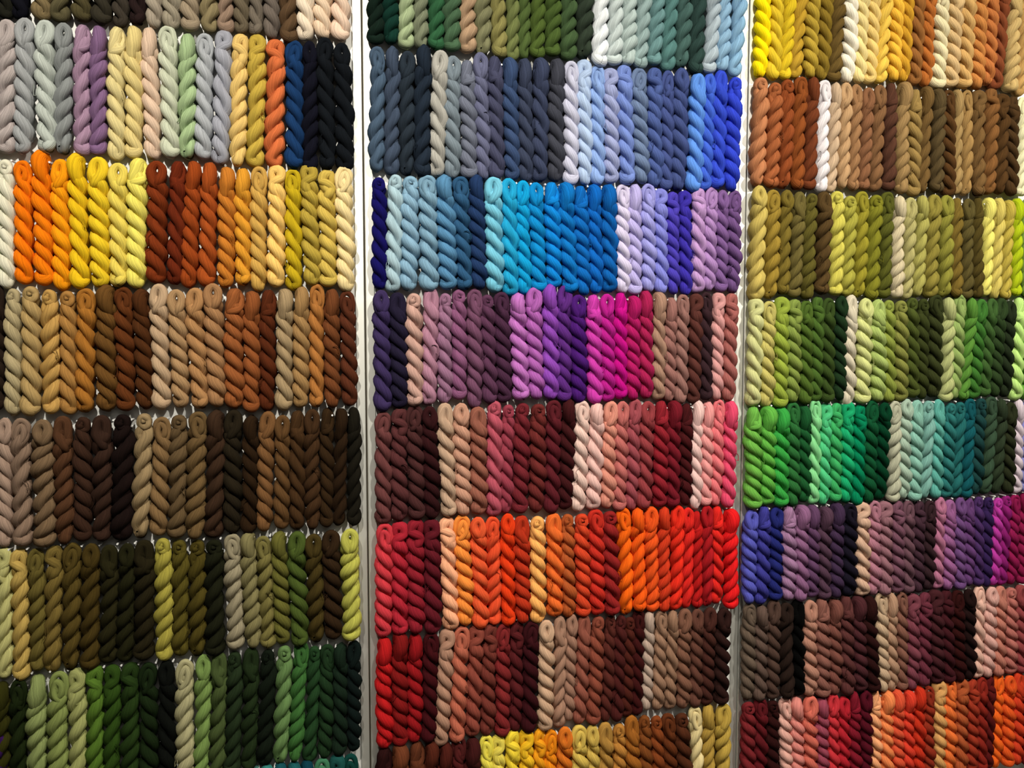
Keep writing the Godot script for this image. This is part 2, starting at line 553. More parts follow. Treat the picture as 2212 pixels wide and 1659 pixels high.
# ------------------------------------------------------------------ where each skein hangs
# x and y of head and foot, width, red green blue of the dye, hand of the twist, label
func skein_rows() -> Array:
	return [
		["topmost row of skeins on the first board", [
			[-0.6442, 2.3768, -0.6527, 2.1436, 0.0314, 0.115, 0.122, 0.086, "S", ""],
			[-0.6175, 2.3818, -0.6243, 2.1443, 0.0331, 0.069, 0.084, 0.100, "S", ""],
			[-0.5789, 2.3847, -0.5837, 2.1451, 0.0385, 0.458, 0.400, 0.283, "S", ""],
			[-0.5425, 2.3872, -0.5505, 2.1452, 0.0359, 0.325, 0.299, 0.211, "Z", ""],
			[-0.5048, 2.3890, -0.5107, 2.1487, 0.0389, 0.294, 0.263, 0.177, "S", ""],
			[-0.4685, 2.3915, -0.4725, 2.1465, 0.0366, 0.193, 0.180, 0.137, "S", ""],
			[-0.4327, 2.3931, -0.4374, 2.1420, 0.0329, 0.224, 0.204, 0.172, "S", ""],
			[-0.4010, 2.3950, -0.4052, 2.1504, 0.0329, 0.134, 0.108, 0.095, "S", ""],
			[-0.3681, 2.3961, -0.3730, 2.1475, 0.0325, 0.591, 0.549, 0.489, "S", ""],
			[-0.3340, 2.3983, -0.3386, 2.1486, 0.0357, 0.560, 0.526, 0.460, "S", ""],
			[-0.2987, 2.3997, -0.3013, 2.1451, 0.0370, 0.563, 0.504, 0.423, "S", ""],
			[-0.2584, 2.4025, -0.2625, 2.1474, 0.0352, 0.481, 0.433, 0.322, "Z", ""],
			[-0.2252, 2.4046, -0.2308, 2.1491, 0.0321, 0.522, 0.437, 0.374, "Z", ""],
			[-0.1954, 2.4062, -0.1988, 2.1499, 0.0330, 0.372, 0.337, 0.271, "S", ""],
			[-0.1663, 2.4077, -0.1705, 2.1493, 0.0308, 0.402, 0.367, 0.327, "S", ""],
			[-0.1331, 2.4096, -0.1381, 2.1442, 0.0336, 0.391, 0.356, 0.331, "S", ""],
			[-0.0988, 2.4117, -0.1026, 2.1384, 0.0363, 0.324, 0.244, 0.167, "Z", ""],
			[-0.0641, 2.4138, -0.0665, 2.1472, 0.0379, 0.851, 0.782, 0.702, "S", ""],
			[-0.0291, 2.4169, -0.0301, 2.1542, 0.0381, 0.836, 0.736, 0.635, "S", ""],
			[0.0092, 2.4204, 0.0085, 2.1524, 0.0388, 0.853, 0.743, 0.664, "S", ""],
			[-0.6835, 2.3862, -0.6835, 2.1192, 0.0370, 0.063, 0.084, 0.051, "S", ""],
			[-0.7185, 2.3885, -0.7185, 2.1215, 0.0370, 0.080, 0.060, 0.051, "S", ""],
			[-0.7535, 2.3849, -0.7535, 2.1179, 0.0370, 0.063, 0.067, 0.070, "S", ""],
			[-0.7885, 2.3817, -0.7885, 2.1147, 0.0370, 0.090, 0.080, 0.057, "S", ""],
			[-0.8235, 2.3876, -0.8235, 2.1206, 0.0370, 0.080, 0.097, 0.053, "S", ""],
			[-0.8585, 2.3861, -0.8585, 2.1191, 0.0370, 0.084, 0.060, 0.060, "S", ""],
		]],
		["second row of skeins on the first board", [
			[-0.6487, 2.1394, -0.6600, 1.8752, 0.0356, 0.658, 0.616, 0.610, "Z", "warm grey skein before a silver grey one, first along the second row, first board"],
			[-0.6124, 2.1481, -0.6297, 1.8739, 0.0357, 0.600, 0.609, 0.619, "S", "silver grey skein after a warm grey one, second along the second row, first board"],
			[-0.5787, 2.1437, -0.5834, 1.8791, 0.0377, 0.679, 0.705, 0.683, "S", "pale grey skein after a silver grey one, third along the second row, first board"],
			[-0.5427, 2.1450, -0.5567, 1.8786, 0.0334, 0.496, 0.511, 0.515, "Z", "mid grey skein after a pale grey one, fourth along the second row, first board"],
			[-0.5100, 2.1432, -0.5184, 1.8777, 0.0323, 0.595, 0.482, 0.575, "Z", "dusty pink skein after a mid grey one, fifth along the second row, first board"],
			[-0.4787, 2.1431, -0.4894, 1.8782, 0.0321, 0.464, 0.351, 0.491, "Z", "dusty purple skein after a dusty pink one, sixth along the second row, first board"],
			[-0.4444, 2.1442, -0.4533, 1.8705, 0.0342, 0.808, 0.746, 0.530, "S", "pale yellow skein after a dusty purple one, seventh along the second row, first board"],
			[-0.4115, 2.1480, -0.4201, 1.8750, 0.0349, 0.806, 0.728, 0.488, "S", "pale yellow skein before a peach one, eighth along the second row, first board"],
			[-0.3829, 2.1486, -0.3821, 1.8769, 0.0342, 0.799, 0.692, 0.608, "S", "peach skein after a pale yellow one, ninth along the second row, first board"],
			[-0.3467, 2.1526, -0.3464, 1.8816, 0.0368, 0.718, 0.736, 0.655, "S", "pale sage skein after a peach one, tenth along the second row, first board"],
			[-0.3069, 2.1418, -0.3151, 1.8812, 0.0356, 0.586, 0.675, 0.507, "Z", "pale green skein after a pale sage one, eleventh along the second row, first board"],
			[-0.2728, 2.1437, -0.2826, 1.8819, 0.0353, 0.624, 0.638, 0.661, "S", "pale grey skein after a pale green one, twelfth along the second row, first board"],
			[-0.2335, 2.1527, -0.2482, 1.8718, 0.0362, 0.578, 0.584, 0.628, "S", "silver grey skein after a pale grey one, thirteenth along the second row, first board"],
			[-0.1998, 2.1498, -0.2142, 1.8695, 0.0341, 0.819, 0.689, 0.416, "Z", "ochre skein after a silver grey one, fourteenth along the second row, first board"],
			[-0.1657, 2.1497, -0.1760, 1.8704, 0.0366, 0.685, 0.584, 0.240, "Z", "mustard skein after an ochre one, fifteenth along the second row, first board"],
			[-0.1285, 2.1431, -0.1355, 1.8703, 0.0392, 0.737, 0.384, 0.219, "Z", "burnt orange skein after a mustard one, sixteenth along the second row, first board"],
			[-0.0889, 2.1434, -0.0945, 1.8722, 0.0379, 0.072, 0.188, 0.347, "S", "navy skein after a burnt orange one, seventeenth along the second row, first board"],
			[-0.0577, 2.1450, -0.0602, 1.8658, 0.0339, 0.039, 0.041, 0.090, "Z", "near-black skein after a navy one, eighteenth along the second row, first board"],
			[-0.0251, 2.1556, -0.0243, 1.8715, 0.0361, 0.046, 0.061, 0.082, "S", "near-black skein, nineteenth along the second row, first board"],
			[0.0104, 2.1456, 0.0157, 1.8703, 0.0389, 0.043, 0.058, 0.079, "S", "near-black skein, twentieth along the second row, first board"],
			[-0.6894, 2.1435, -0.6894, 1.8765, 0.0370, 0.432, 0.327, 0.493, "Z", ""],
			[-0.7244, 2.1480, -0.7244, 1.8810, 0.0370, 0.547, 0.537, 0.459, "Z", ""],
			[-0.7594, 2.1481, -0.7594, 1.8811, 0.0370, 0.459, 0.516, 0.398, "Z", ""],
			[-0.7944, 2.1409, -0.7944, 1.8739, 0.0370, 0.591, 0.344, 0.327, "Z", ""],
			[-0.8294, 2.1418, -0.8294, 1.8748, 0.0370, 0.614, 0.425, 0.439, "Z", ""],
			[-0.8644, 2.1446, -0.8644, 1.8776, 0.0370, 0.489, 0.415, 0.374, "Z", ""],
		]],
		["third row of skeins on the first board", [
			[-0.6594, 1.8678, -0.6691, 1.6015, 0.0324, 0.862, 0.846, 0.763, "S", "cream skein before an orange one, first along the third row, first board"],
			[-0.6293, 1.8609, -0.6355, 1.6105, 0.0341, 0.911, 0.456, 0.039, "S", "orange skein after a cream one, second along the third row, first board"],
			[-0.5944, 1.8832, -0.5977, 1.6082, 0.0363, 0.894, 0.465, 0.039, "S", "orange skein before a bright orange one, third along the third row, first board"],
			[-0.5605, 1.8671, -0.5658, 1.5991, 0.0348, 0.913, 0.579, 0.061, "S", "bright orange skein after an orange one, fourth along the third row, first board"],
			[-0.5288, 1.8800, -0.5297, 1.6044, 0.0365, 0.866, 0.706, 0.110, "S", "marigold skein after a bright orange one, fifth along the third row, first board"],
			[-0.4886, 1.8745, -0.4906, 1.6049, 0.0395, 0.863, 0.729, 0.152, "S", "marigold skein before a primrose one, sixth along the third row, first board"],
			[-0.4481, 1.8670, -0.4565, 1.6083, 0.0376, 0.840, 0.754, 0.338, "S", "primrose skein after a marigold one, seventh along the third row, first board"],
			[-0.4101, 1.8775, -0.4222, 1.6049, 0.0396, 0.863, 0.811, 0.380, "S", "primrose skein before a chestnut one, eighth along the third row, first board"],
			[-0.3721, 1.8745, -0.3827, 1.6162, 0.0401, 0.434, 0.176, 0.064, "S", "chestnut skein after a primrose one, ninth along the third row, first board"],
			[-0.3328, 1.8755, -0.3458, 1.6148, 0.0338, 0.371, 0.132, 0.051, "S", "reddish brown skein after a chestnut one, tenth along the third row, first board"],
			[-0.3004, 1.8771, -0.3190, 1.6083, 0.0341, 0.544, 0.236, 0.080, "S", "rust skein after a reddish brown one, eleventh along the third row, first board"],
			[-0.2687, 1.8767, -0.2823, 1.6128, 0.0350, 0.587, 0.270, 0.100, "S", "rust skein before a burnt orange one, twelfth along the third row, first board"],
			[-0.2341, 1.8676, -0.2427, 1.6083, 0.0359, 0.700, 0.425, 0.148, "S", "burnt orange skein after a rust one, thirteenth along the third row, first board"],
			[-0.2019, 1.8671, -0.2071, 1.6149, 0.0348, 0.786, 0.541, 0.164, "S", "amber skein after a burnt orange one, fourteenth along the third row, first board"],
			[-0.1683, 1.8707, -0.1755, 1.6012, 0.0345, 0.727, 0.572, 0.285, "S", "ochre skein after an amber one, fifteenth along the third row, first board"],
			[-0.1306, 1.8745, -0.1383, 1.6118, 0.0372, 0.878, 0.716, 0.404, "S", "ochre skein before a golden yellow one, sixteenth along the third row, first board"],
			[-0.0985, 1.8680, -0.0991, 1.6052, 0.0355, 0.691, 0.589, 0.096, "S", "golden yellow skein after an ochre one, seventeenth along the third row, first board"],
			[-0.0639, 1.8797, -0.0592, 1.6170, 0.0379, 0.635, 0.547, 0.220, "S", "mustard skein after a golden yellow one, eighteenth along the third row, first board"],
			[-0.0254, 1.8704, -0.0261, 1.6134, 0.0385, 0.728, 0.626, 0.295, "S", "mustard skein before a pale yellow one, nineteenth along the third row, first board"],
			[0.0118, 1.8793, 0.0122, 1.6036, 0.0388, 0.854, 0.767, 0.562, "S", "pale yellow skein after a mustard one, twentieth along the third row, first board"],
			[-0.6993, 1.8765, -0.6993, 1.6095, 0.0370, 0.655, 0.722, 0.543, "S", ""],
			[-0.7343, 1.8689, -0.7343, 1.6019, 0.0370, 0.750, 0.750, 0.540, "S", ""],
			[-0.7693, 1.8729, -0.7693, 1.6059, 0.0370, 0.753, 0.743, 0.604, "S", ""],
			[-0.8043, 1.8730, -0.8043, 1.6060, 0.0370, 0.702, 0.496, 0.584, "S", ""],
			[-0.8393, 1.8771, -0.8393, 1.6101, 0.0370, 0.553, 0.449, 0.591, "S", ""],
		]],
		["fourth row of skeins on the first board", [
			[-0.6874, 1.6107, -0.6970, 1.3510, 0.0332, 0.156, 0.127, 0.094, "S", ""],
			[-0.6554, 1.6055, -0.6666, 1.3407, 0.0329, 0.662, 0.603, 0.461, "S", "sand skein after a black-brown one, second along the fourth row, first board"],
			[-0.6209, 1.6117, -0.6321, 1.3399, 0.0366, 0.660, 0.553, 0.361, "S", "tan skein after a sand one, third along the fourth row, first board"],
			[-0.5883, 1.6045, -0.5928, 1.3410, 0.0358, 0.711, 0.559, 0.311, "Z", "ochre skein after a tan one, fourth along the fourth row, first board"],
			[-0.5535, 1.6031, -0.5603, 1.3383, 0.0342, 0.625, 0.455, 0.241, "S", "caramel skein after an ochre one, fifth along the fourth row, first board"],
			[-0.5182, 1.6026, -0.5299, 1.3435, 0.0376, 0.610, 0.398, 0.156, "S", "caramel skein before a mid brown one, sixth along the fourth row, first board"],
			[-0.4788, 1.6109, -0.4868, 1.3455, 0.0400, 0.379, 0.258, 0.116, "S", "mid brown skein after a caramel one, seventh along the fourth row, first board"],
			[-0.4466, 1.6065, -0.4496, 1.3448, 0.0377, 0.350, 0.184, 0.077, "S", "reddish brown skein after a mid brown one, eighth along the fourth row, first board"],
			[-0.4132, 1.6030, -0.4110, 1.3489, 0.0355, 0.281, 0.155, 0.066, "S", "chocolate brown skein after a reddish brown one, ninth along the fourth row, first board"],
			[-0.3791, 1.6143, -0.3778, 1.3483, 0.0369, 0.686, 0.578, 0.465, "S", "sand skein after a chocolate brown one, tenth along the fourth row, first board"],
			[-0.3424, 1.6060, -0.3395, 1.3485, 0.0366, 0.616, 0.489, 0.349, "S", "tan skein after a sand one, eleventh along the fourth row, first board"],
			[-0.3069, 1.6065, -0.2999, 1.3477, 0.0386, 0.620, 0.459, 0.301, "S", "camel skein after a tan one, twelfth along the fourth row, first board"],
			[-0.2680, 1.6200, -0.2656, 1.3500, 0.0394, 0.579, 0.426, 0.289, "S", "camel skein before a cinnamon one, thirteenth along the fourth row, first board"],
			[-0.2245, 1.6076, -0.2301, 1.3462, 0.0402, 0.529, 0.305, 0.160, "S", "cinnamon skein after a camel one, fourteenth along the fourth row, first board"],
			[-0.1881, 1.6030, -0.1954, 1.3363, 0.0362, 0.501, 0.280, 0.142, "S", "chestnut skein after a cinnamon one, fifteenth along the fourth row, first board"],
			[-0.1541, 1.6055, -0.1631, 1.3387, 0.0347, 0.302, 0.134, 0.058, "S", "mahogany skein after a chestnut one, sixteenth along the fourth row, first board"],
			[-0.1188, 1.6090, -0.1255, 1.3410, 0.0362, 0.585, 0.501, 0.378, "S", "tan skein after a mahogany one, seventeenth along the fourth row, first board"],
			[-0.0831, 1.6146, -0.0906, 1.3434, 0.0357, 0.569, 0.442, 0.282, "S", "camel skein after a tan one, eighteenth along the fourth row, first board"],
			[-0.0501, 1.6182, -0.0564, 1.3458, 0.0327, 0.614, 0.401, 0.200, "S", "caramel skein after a camel one, nineteenth along the fourth row, first board"],
			[-0.0181, 1.6104, -0.0209, 1.3430, 0.0352, 0.390, 0.221, 0.118, "S", "mid brown skein after a caramel one, twentieth along the fourth row, first board"],
			[0.0142, 1.6036, 0.0180, 1.3454, 0.0351, 0.306, 0.154, 0.093, "S", "chocolate brown skein after a mid brown one, twenty-first along the fourth row, first board"],
			[-0.7272, 1.6028, -0.7272, 1.3358, 0.0370, 0.077, 0.094, 0.051, "S", ""],
			[-0.7622, 1.6018, -0.7622, 1.3348, 0.0370, 0.090, 0.094, 0.057, "S", ""],
			[-0.7972, 1.6046, -0.7972, 1.3376, 0.0370, 0.111, 0.057, 0.053, "S", ""],
			[-0.8322, 1.6113, -0.8322, 1.3443, 0.0370, 0.124, 0.104, 0.051, "S", ""],
			[-0.8672, 1.6017, -0.8672, 1.3347, 0.0370, 0.090, 0.060, 0.051, "S", ""],
		]],
		["fifth row of skeins on the first board", [
			[-0.6806, 1.3342, -0.6921, 1.0642, 0.0318, 0.623, 0.525, 0.465, "S", "rose beige skein before a mushroom one, first along the fifth row, first board"],
			[-0.6505, 1.3326, -0.6574, 1.0660, 0.0364, 0.512, 0.422, 0.358, "Z", "mushroom skein after a rose beige one, second along the fifth row, first board"],
			[-0.6081, 1.3296, -0.6154, 1.0615, 0.0416, 0.439, 0.353, 0.263, "Z", "mushroom skein before a chocolate brown one, third along the fifth row, first board"],
			[-0.5710, 1.3366, -0.5781, 1.0652, 0.0367, 0.309, 0.199, 0.129, "Z", "chocolate brown skein after a mushroom one, fourth along the fifth row, first board"],
			[-0.5319, 1.3377, -0.5421, 1.0691, 0.0372, 0.209, 0.132, 0.095, "S", "dark brown skein after a chocolate brown one, fifth along the fifth row, first board"],
			[-0.4961, 1.3369, -0.5033, 1.0668, 0.0390, 0.194, 0.125, 0.095, "Z", "dark brown skein before a black-brown one, sixth along the fifth row, first board"],
			[-0.4543, 1.3419, -0.4650, 1.0646, 0.0416, 0.087, 0.046, 0.039, "Z", "black-brown skein after a dark brown one, seventh along the fifth row, first board"],
			[-0.4112, 1.3439, -0.4308, 1.0676, 0.0365, 0.558, 0.474, 0.346, "Z", "tan skein after a black-brown one, eighth along the fifth row, first board"],
			[-0.3774, 1.3292, -0.3926, 1.0705, 0.0364, 0.464, 0.362, 0.239, "S", "camel skein after a tan one, ninth along the fifth row, first board"],
			[-0.3416, 1.3394, -0.3570, 1.0644, 0.0376, 0.354, 0.283, 0.190, "Z", "dark taupe skein after a camel one, tenth along the fifth row, first board"],
			[-0.3029, 1.3396, -0.3201, 1.0612, 0.0403, 0.384, 0.301, 0.188, "Z", "mid brown skein after a dark taupe one, eleventh along the fifth row, first board"],
			[-0.2677, 1.3419, -0.2789, 1.0598, 0.0392, 0.203, 0.136, 0.091, "Z", "dark brown skein after a mid brown one, twelfth along the fifth row, first board"],
			[-0.2331, 1.3412, -0.2409, 1.0680, 0.0384, 0.123, 0.098, 0.057, "S", "black-brown skein after a dark brown one, thirteenth along the fifth row, first board"],
			[-0.1956, 1.3281, -0.2057, 1.0671, 0.0346, 0.147, 0.092, 0.039, "S", "dark brown skein after a black-brown one, fourteenth along the fifth row, first board"],
			[-0.1611, 1.3366, -0.1742, 1.0684, 0.0347, 0.421, 0.291, 0.173, "S", "mid brown skein after a dark brown one, fifteenth along the fifth row, first board"],
			[-0.1287, 1.3307, -0.1353, 1.0705, 0.0340, 0.340, 0.237, 0.134, "S", "mid brown skein before a chocolate brown one, sixteenth along the fifth row, first board"],
			[-0.0977, 1.3373, -0.1022, 1.0676, 0.0343, 0.237, 0.157, 0.083, "S", "chocolate brown skein after a mid brown one, seventeenth along the fifth row, first board"],
			[-0.0645, 1.3429, -0.0698, 1.0679, 0.0346, 0.227, 0.149, 0.083, "Z", "dark brown skein after a chocolate brown one, eighteenth along the fifth row, first board"],
			[-0.0321, 1.3422, -0.0382, 1.0704, 0.0309, 0.175, 0.116, 0.054, "S", "dark brown skein, nineteenth along the fifth row, first board"],
			[-0.0015, 1.3416, -0.0094, 1.0710, 0.0310, 0.145, 0.090, 0.039, "Z", "dark brown skein before a black-brown one, twentieth along the fifth row, first board"],
			[0.0262, 1.3431, 0.0238, 1.0713, 0.0311, 0.081, 0.070, 0.044, "Z", "black-brown skein after a dark brown one, twenty-first along the fifth row, first board"],
			[-0.7214, 1.3311, -0.7214, 1.0641, 0.0370, 0.405, 0.374, 0.344, "S", ""],
			[-0.7564, 1.3392, -0.7564, 1.0722, 0.0370, 0.364, 0.476, 0.290, "S", ""],
			[-0.7914, 1.3348, -0.7914, 1.0678, 0.0370, 0.594, 0.368, 0.317, "S", ""],
			[-0.8264, 1.3358, -0.8264, 1.0688, 0.0370, 0.526, 0.415, 0.337, "S", ""],
			[-0.8614, 1.3368, -0.8614, 1.0698, 0.0370, 0.608, 0.398, 0.314, "S", ""],
		]],
		["sixth row of skeins on the first board", [
			[-0.6940, 1.0604, -0.7025, 0.7812, 0.0311, 0.724, 0.710, 0.467, "Z", "pale yellow skein before an ochre one, first along the sixth row, first board"],
			[-0.6664, 1.0577, -0.6693, 0.7778, 0.0320, 0.725, 0.613, 0.333, "Z", "ochre skein after a pale yellow one, second along the sixth row, first board"],
			[-0.6332, 1.0556, -0.6378, 0.7949, 0.0326, 0.393, 0.348, 0.165, "Z", "olive brown skein after an ochre one, third along the sixth row, first board"],
			[-0.5978, 1.0604, -0.6113, 0.7872, 0.0330, 0.444, 0.374, 0.184, "Z", "olive skein after an olive brown one, fourth along the sixth row, first board"],
			[-0.5620, 1.0643, -0.5763, 0.7889, 0.0355, 0.314, 0.258, 0.108, "Z", "olive brown skein after an olive one, fifth along the sixth row, first board"],
			[-0.5243, 1.0620, -0.5382, 0.7903, 0.0374, 0.254, 0.202, 0.074, "Z", "dark olive skein after an olive brown one, sixth along the sixth row, first board"],
			[-0.4900, 1.0569, -0.5005, 0.7969, 0.0357, 0.141, 0.130, 0.054, "Z", "blackish green skein after a dark olive one, seventh along the sixth row, first board"],
			[-0.4542, 1.0578, -0.4663, 0.7958, 0.0364, 0.120, 0.117, 0.045, "Z", "blackish green skein before a black-brown one, eighth along the sixth row, first board"],
			[-0.4198, 1.0639, -0.4289, 0.8005, 0.0402, 0.127, 0.109, 0.049, "Z", "black-brown skein after a blackish green one, ninth along the sixth row, first board"],
			[-0.3832, 1.0700, -0.3867, 0.7944, 0.0377, 0.607, 0.570, 0.247, "Z", "mustard skein after a black-brown one, tenth along the sixth row, first board"],
			[-0.3494, 1.0649, -0.3542, 0.7987, 0.0349, 0.314, 0.280, 0.100, "Z", "olive brown skein after a mustard one, eleventh along the sixth row, first board"],
			[-0.3124, 1.0618, -0.3207, 0.7956, 0.0369, 0.278, 0.242, 0.084, "Z", "olive brown skein before a blackish green one, twelfth along the sixth row, first board"],
			[-0.2769, 1.0618, -0.2839, 0.7974, 0.0398, 0.093, 0.098, 0.046, "Z", "blackish green skein after an olive brown one, thirteenth along the sixth row, first board"],
			[-0.2400, 1.0659, -0.2397, 0.8061, 0.0368, 0.561, 0.525, 0.432, "Z", "taupe skein after a blackish green one, fourteenth along the sixth row, first board"],
			[-0.2077, 1.0693, -0.2021, 0.8059, 0.0358, 0.469, 0.441, 0.296, "Z", "dull khaki skein after a taupe one, fifteenth along the sixth row, first board"],
			[-0.1764, 1.0570, -0.1683, 0.8028, 0.0342, 0.439, 0.410, 0.230, "Z", "olive skein after a dull khaki one, sixteenth along the sixth row, first board"],
			[-0.1414, 1.0655, -0.1380, 0.8076, 0.0370, 0.363, 0.356, 0.158, "S", "olive skein before an olive green one, seventeenth along the sixth row, first board"],
			[-0.1043, 1.0635, -0.1006, 0.8021, 0.0391, 0.255, 0.314, 0.127, "S", "olive green skein after an olive one, eighteenth along the sixth row, first board"],
			[-0.0669, 1.0592, -0.0637, 0.8042, 0.0379, 0.236, 0.193, 0.076, "Z", "dark olive skein after an olive green one, nineteenth along the sixth row, first board"],
			[-0.0301, 1.0625, -0.0244, 0.8083, 0.0399, 0.168, 0.111, 0.056, "S", "dark brown skein after a dark olive one, twentieth along the sixth row, first board"],
			[0.0144, 1.0675, 0.0131, 0.8039, 0.0401, 0.663, 0.659, 0.300, "Z", "primrose skein after a dark brown one, twenty-first along the sixth row, first board"],
			[-0.7332, 1.0603, -0.7332, 0.7933, 0.0370, 0.469, 0.462, 0.395, "Z", ""],
			[-0.7682, 1.0609, -0.7682, 0.7939, 0.0370, 0.564, 0.378, 0.297, "Z", ""],
			[-0.8032, 1.0557, -0.8032, 0.7887, 0.0370, 0.401, 0.553, 0.334, "Z", ""],
			[-0.8382, 1.0586, -0.8382, 0.7916, 0.0370, 0.587, 0.510, 0.344, "Z", ""],
		]],
		["seventh row of skeins on the first board", [
			[-0.7079, 0.7757, -0.7194, 0.5110, 0.0340, 0.195, 0.204, 0.079, "Z", ""],
			[-0.6755, 0.7774, -0.6860, 0.5064, 0.0336, 0.104, 0.145, 0.049, "Z", "blackish green skein after a dark olive one, second along the seventh row, first board"],
			[-0.6381, 0.7858, -0.6515, 0.5016, 0.0374, 0.530, 0.582, 0.359, "Z", "moss green skein after a blackish green one, third along the seventh row, first board"],
			[-0.5961, 0.7878, -0.6120, 0.4993, 0.0388, 0.500, 0.551, 0.310, "Z", "moss green skein before a khaki one, fourth along the seventh row, first board"],
			[-0.5618, 0.7895, -0.5712, 0.4958, 0.0356, 0.618, 0.634, 0.397, "Z", "khaki skein after a moss green one, fifth along the seventh row, first board"],
			[-0.5281, 0.7934, -0.5354, 0.4961, 0.0341, 0.320, 0.445, 0.157, "Z", "leaf green skein after a khaki one, sixth along the seventh row, first board"],
			[-0.4924, 0.7900, -0.5048, 0.4972, 0.0341, 0.178, 0.280, 0.084, "Z", "forest green skein after a leaf green one, seventh along the seventh row, first board"],
			[-0.4571, 0.7938, -0.4665, 0.4972, 0.0367, 0.141, 0.220, 0.081, "Z", "dark green skein after a forest green one, eighth along the seventh row, first board"],
			[-0.4207, 0.7904, -0.4249, 0.4969, 0.0372, 0.089, 0.144, 0.058, "S", "blackish green skein after a dark green one, ninth along the seventh row, first board"],
			[-0.3829, 0.7941, -0.3896, 0.4975, 0.0360, 0.039, 0.050, 0.039, "S", "near-black skein after a blackish green one, tenth along the seventh row, first board"],
			[-0.3448, 0.7905, -0.3540, 0.5002, 0.0371, 0.650, 0.630, 0.481, "Z", "khaki skein after a near-black one, eleventh along the seventh row, first board"],
			[-0.3062, 0.7984, -0.3189, 0.5042, 0.0343, 0.452, 0.556, 0.302, "Z", "moss green skein after a khaki one, twelfth along the seventh row, first board"],
			[-0.2731, 0.8017, -0.2845, 0.5104, 0.0348, 0.267, 0.324, 0.177, "Z", "olive green skein after a moss green one, thirteenth along the seventh row, first board"],
			[-0.2407, 0.8041, -0.2527, 0.5193, 0.0350, 0.129, 0.182, 0.105, "Z", "dark green skein after an olive green one, fourteenth along the seventh row, first board"],
			[-0.2051, 0.8051, -0.2168, 0.5233, 0.0348, 0.119, 0.173, 0.086, "Z", "dark green skein before a blackish green one, fifteenth along the seventh row, first board"],
			[-0.1693, 0.8018, -0.1826, 0.5277, 0.0350, 0.059, 0.090, 0.055, "Z", "blackish green skein after a dark green one, sixteenth along the seventh row, first board"],
			[-0.1319, 0.8092, -0.1492, 0.5268, 0.0347, 0.375, 0.496, 0.297, "Z", "moss green skein after a blackish green one, seventeenth along the seventh row, first board"],
			[-0.0954, 0.8092, -0.1185, 0.5317, 0.0329, 0.228, 0.402, 0.195, "Z", "leaf green skein after a moss green one, eighteenth along the seventh row, first board"],
			[-0.0669, 0.8012, -0.0836, 0.5218, 0.0308, 0.129, 0.244, 0.132, "Z", "dark green skein after a leaf green one, nineteenth along the seventh row, first board"],
			[-0.0391, 0.7966, -0.0493, 0.5286, 0.0331, 0.107, 0.195, 0.108, "S", "dark green skein before a blackish green one, twentieth along the seventh row, first board"],
			[-0.0100, 0.7961, -0.0157, 0.5344, 0.0336, 0.078, 0.139, 0.095, "S", "blackish green skein after a dark green one, twenty-first along the seventh row, first board"],
			[0.0193, 0.7990, 0.0160, 0.5361, 0.0319, 0.042, 0.084, 0.078, "S", "near-black skein after a blackish green one, twenty-second along the seventh row, first board"],
			[-0.7486, 0.7806, -0.7486, 0.5136, 0.0370, 0.151, 0.165, 0.051, "Z", ""],
			[-0.7836, 0.7845, -0.7836, 0.5175, 0.0370, 0.151, 0.182, 0.051, "Z", ""],
			[-0.8186, 0.7831, -0.8186, 0.5161, 0.0370, 0.145, 0.128, 0.051, "Z", ""],
			[-0.8536, 0.7837, -0.8536, 0.5167, 0.0370, 0.124, 0.151, 0.051, "Z", ""],
		]],
		["lowest row of skeins on the first board", [
			[-0.7187, 0.6713, -0.7303, 0.4051, 0.0360, 0.211, 0.110, 0.311, "Z", ""],
			[-0.2047, 0.5272, -0.2120, 0.2595, 0.0360, 0.274, 0.453, 0.423, "Z", ""],
			[-0.1775, 0.5292, -0.1847, 0.2551, 0.0360, 0.229, 0.527, 0.508, "Z", ""],
			[-0.1481, 0.5310, -0.1552, 0.2503, 0.0360, 0.099, 0.322, 0.360, "Z", ""],
			[-0.1185, 0.5295, -0.1254, 0.2455, 0.0360, 0.118, 0.360, 0.378, "S", ""],
			[-0.0897, 0.5292, -0.0963, 0.2520, 0.0360, 0.062, 0.248, 0.304, "S", ""],
			[-0.0555, 0.5283, -0.0619, 0.2465, 0.0360, 0.267, 0.490, 0.360, "Z", ""],
			[-0.0210, 0.5307, -0.0270, 0.2522, 0.0360, 0.118, 0.322, 0.304, "Z", ""],
			[0.0085, 0.5304, 0.0027, 0.2475, 0.0360, 0.081, 0.248, 0.229, "S", ""],
			[-0.7595, 0.5374, -0.7595, 0.2704, 0.0370, 0.200, 0.070, 0.267, "Z", ""],
			[-0.7945, 0.5324, -0.7945, 0.2654, 0.0370, 0.155, 0.077, 0.296, "Z", ""],
			[-0.8295, 0.5310, -0.8295, 0.2640, 0.0370, 0.144, 0.088, 0.282, "Z", ""],
			[-0.8645, 0.5344, -0.8645, 0.2674, 0.0370, 0.155, 0.084, 0.300, "Z", ""],
			[-0.6700, 0.5100, -0.6700, 0.2480, 0.0360, 0.118, 0.155, 0.229, "Z", ""],
			[-0.6353, 0.5100, -0.6353, 0.2480, 0.0360, 0.129, 0.174, 0.241, "Z", ""],
			[-0.6006, 0.5100, -0.6006, 0.2480, 0.0360, 0.140, 0.192, 0.252, "Z", ""],
			[-0.5659, 0.5100, -0.5659, 0.2480, 0.0360, 0.151, 0.211, 0.263, "Z", ""],
			[-0.5312, 0.5100, -0.5312, 0.2480, 0.0360, 0.163, 0.229, 0.274, "Z", ""],
			[-0.4965, 0.5100, -0.4965, 0.2480, 0.0360, 0.174, 0.248, 0.285, "Z", ""],
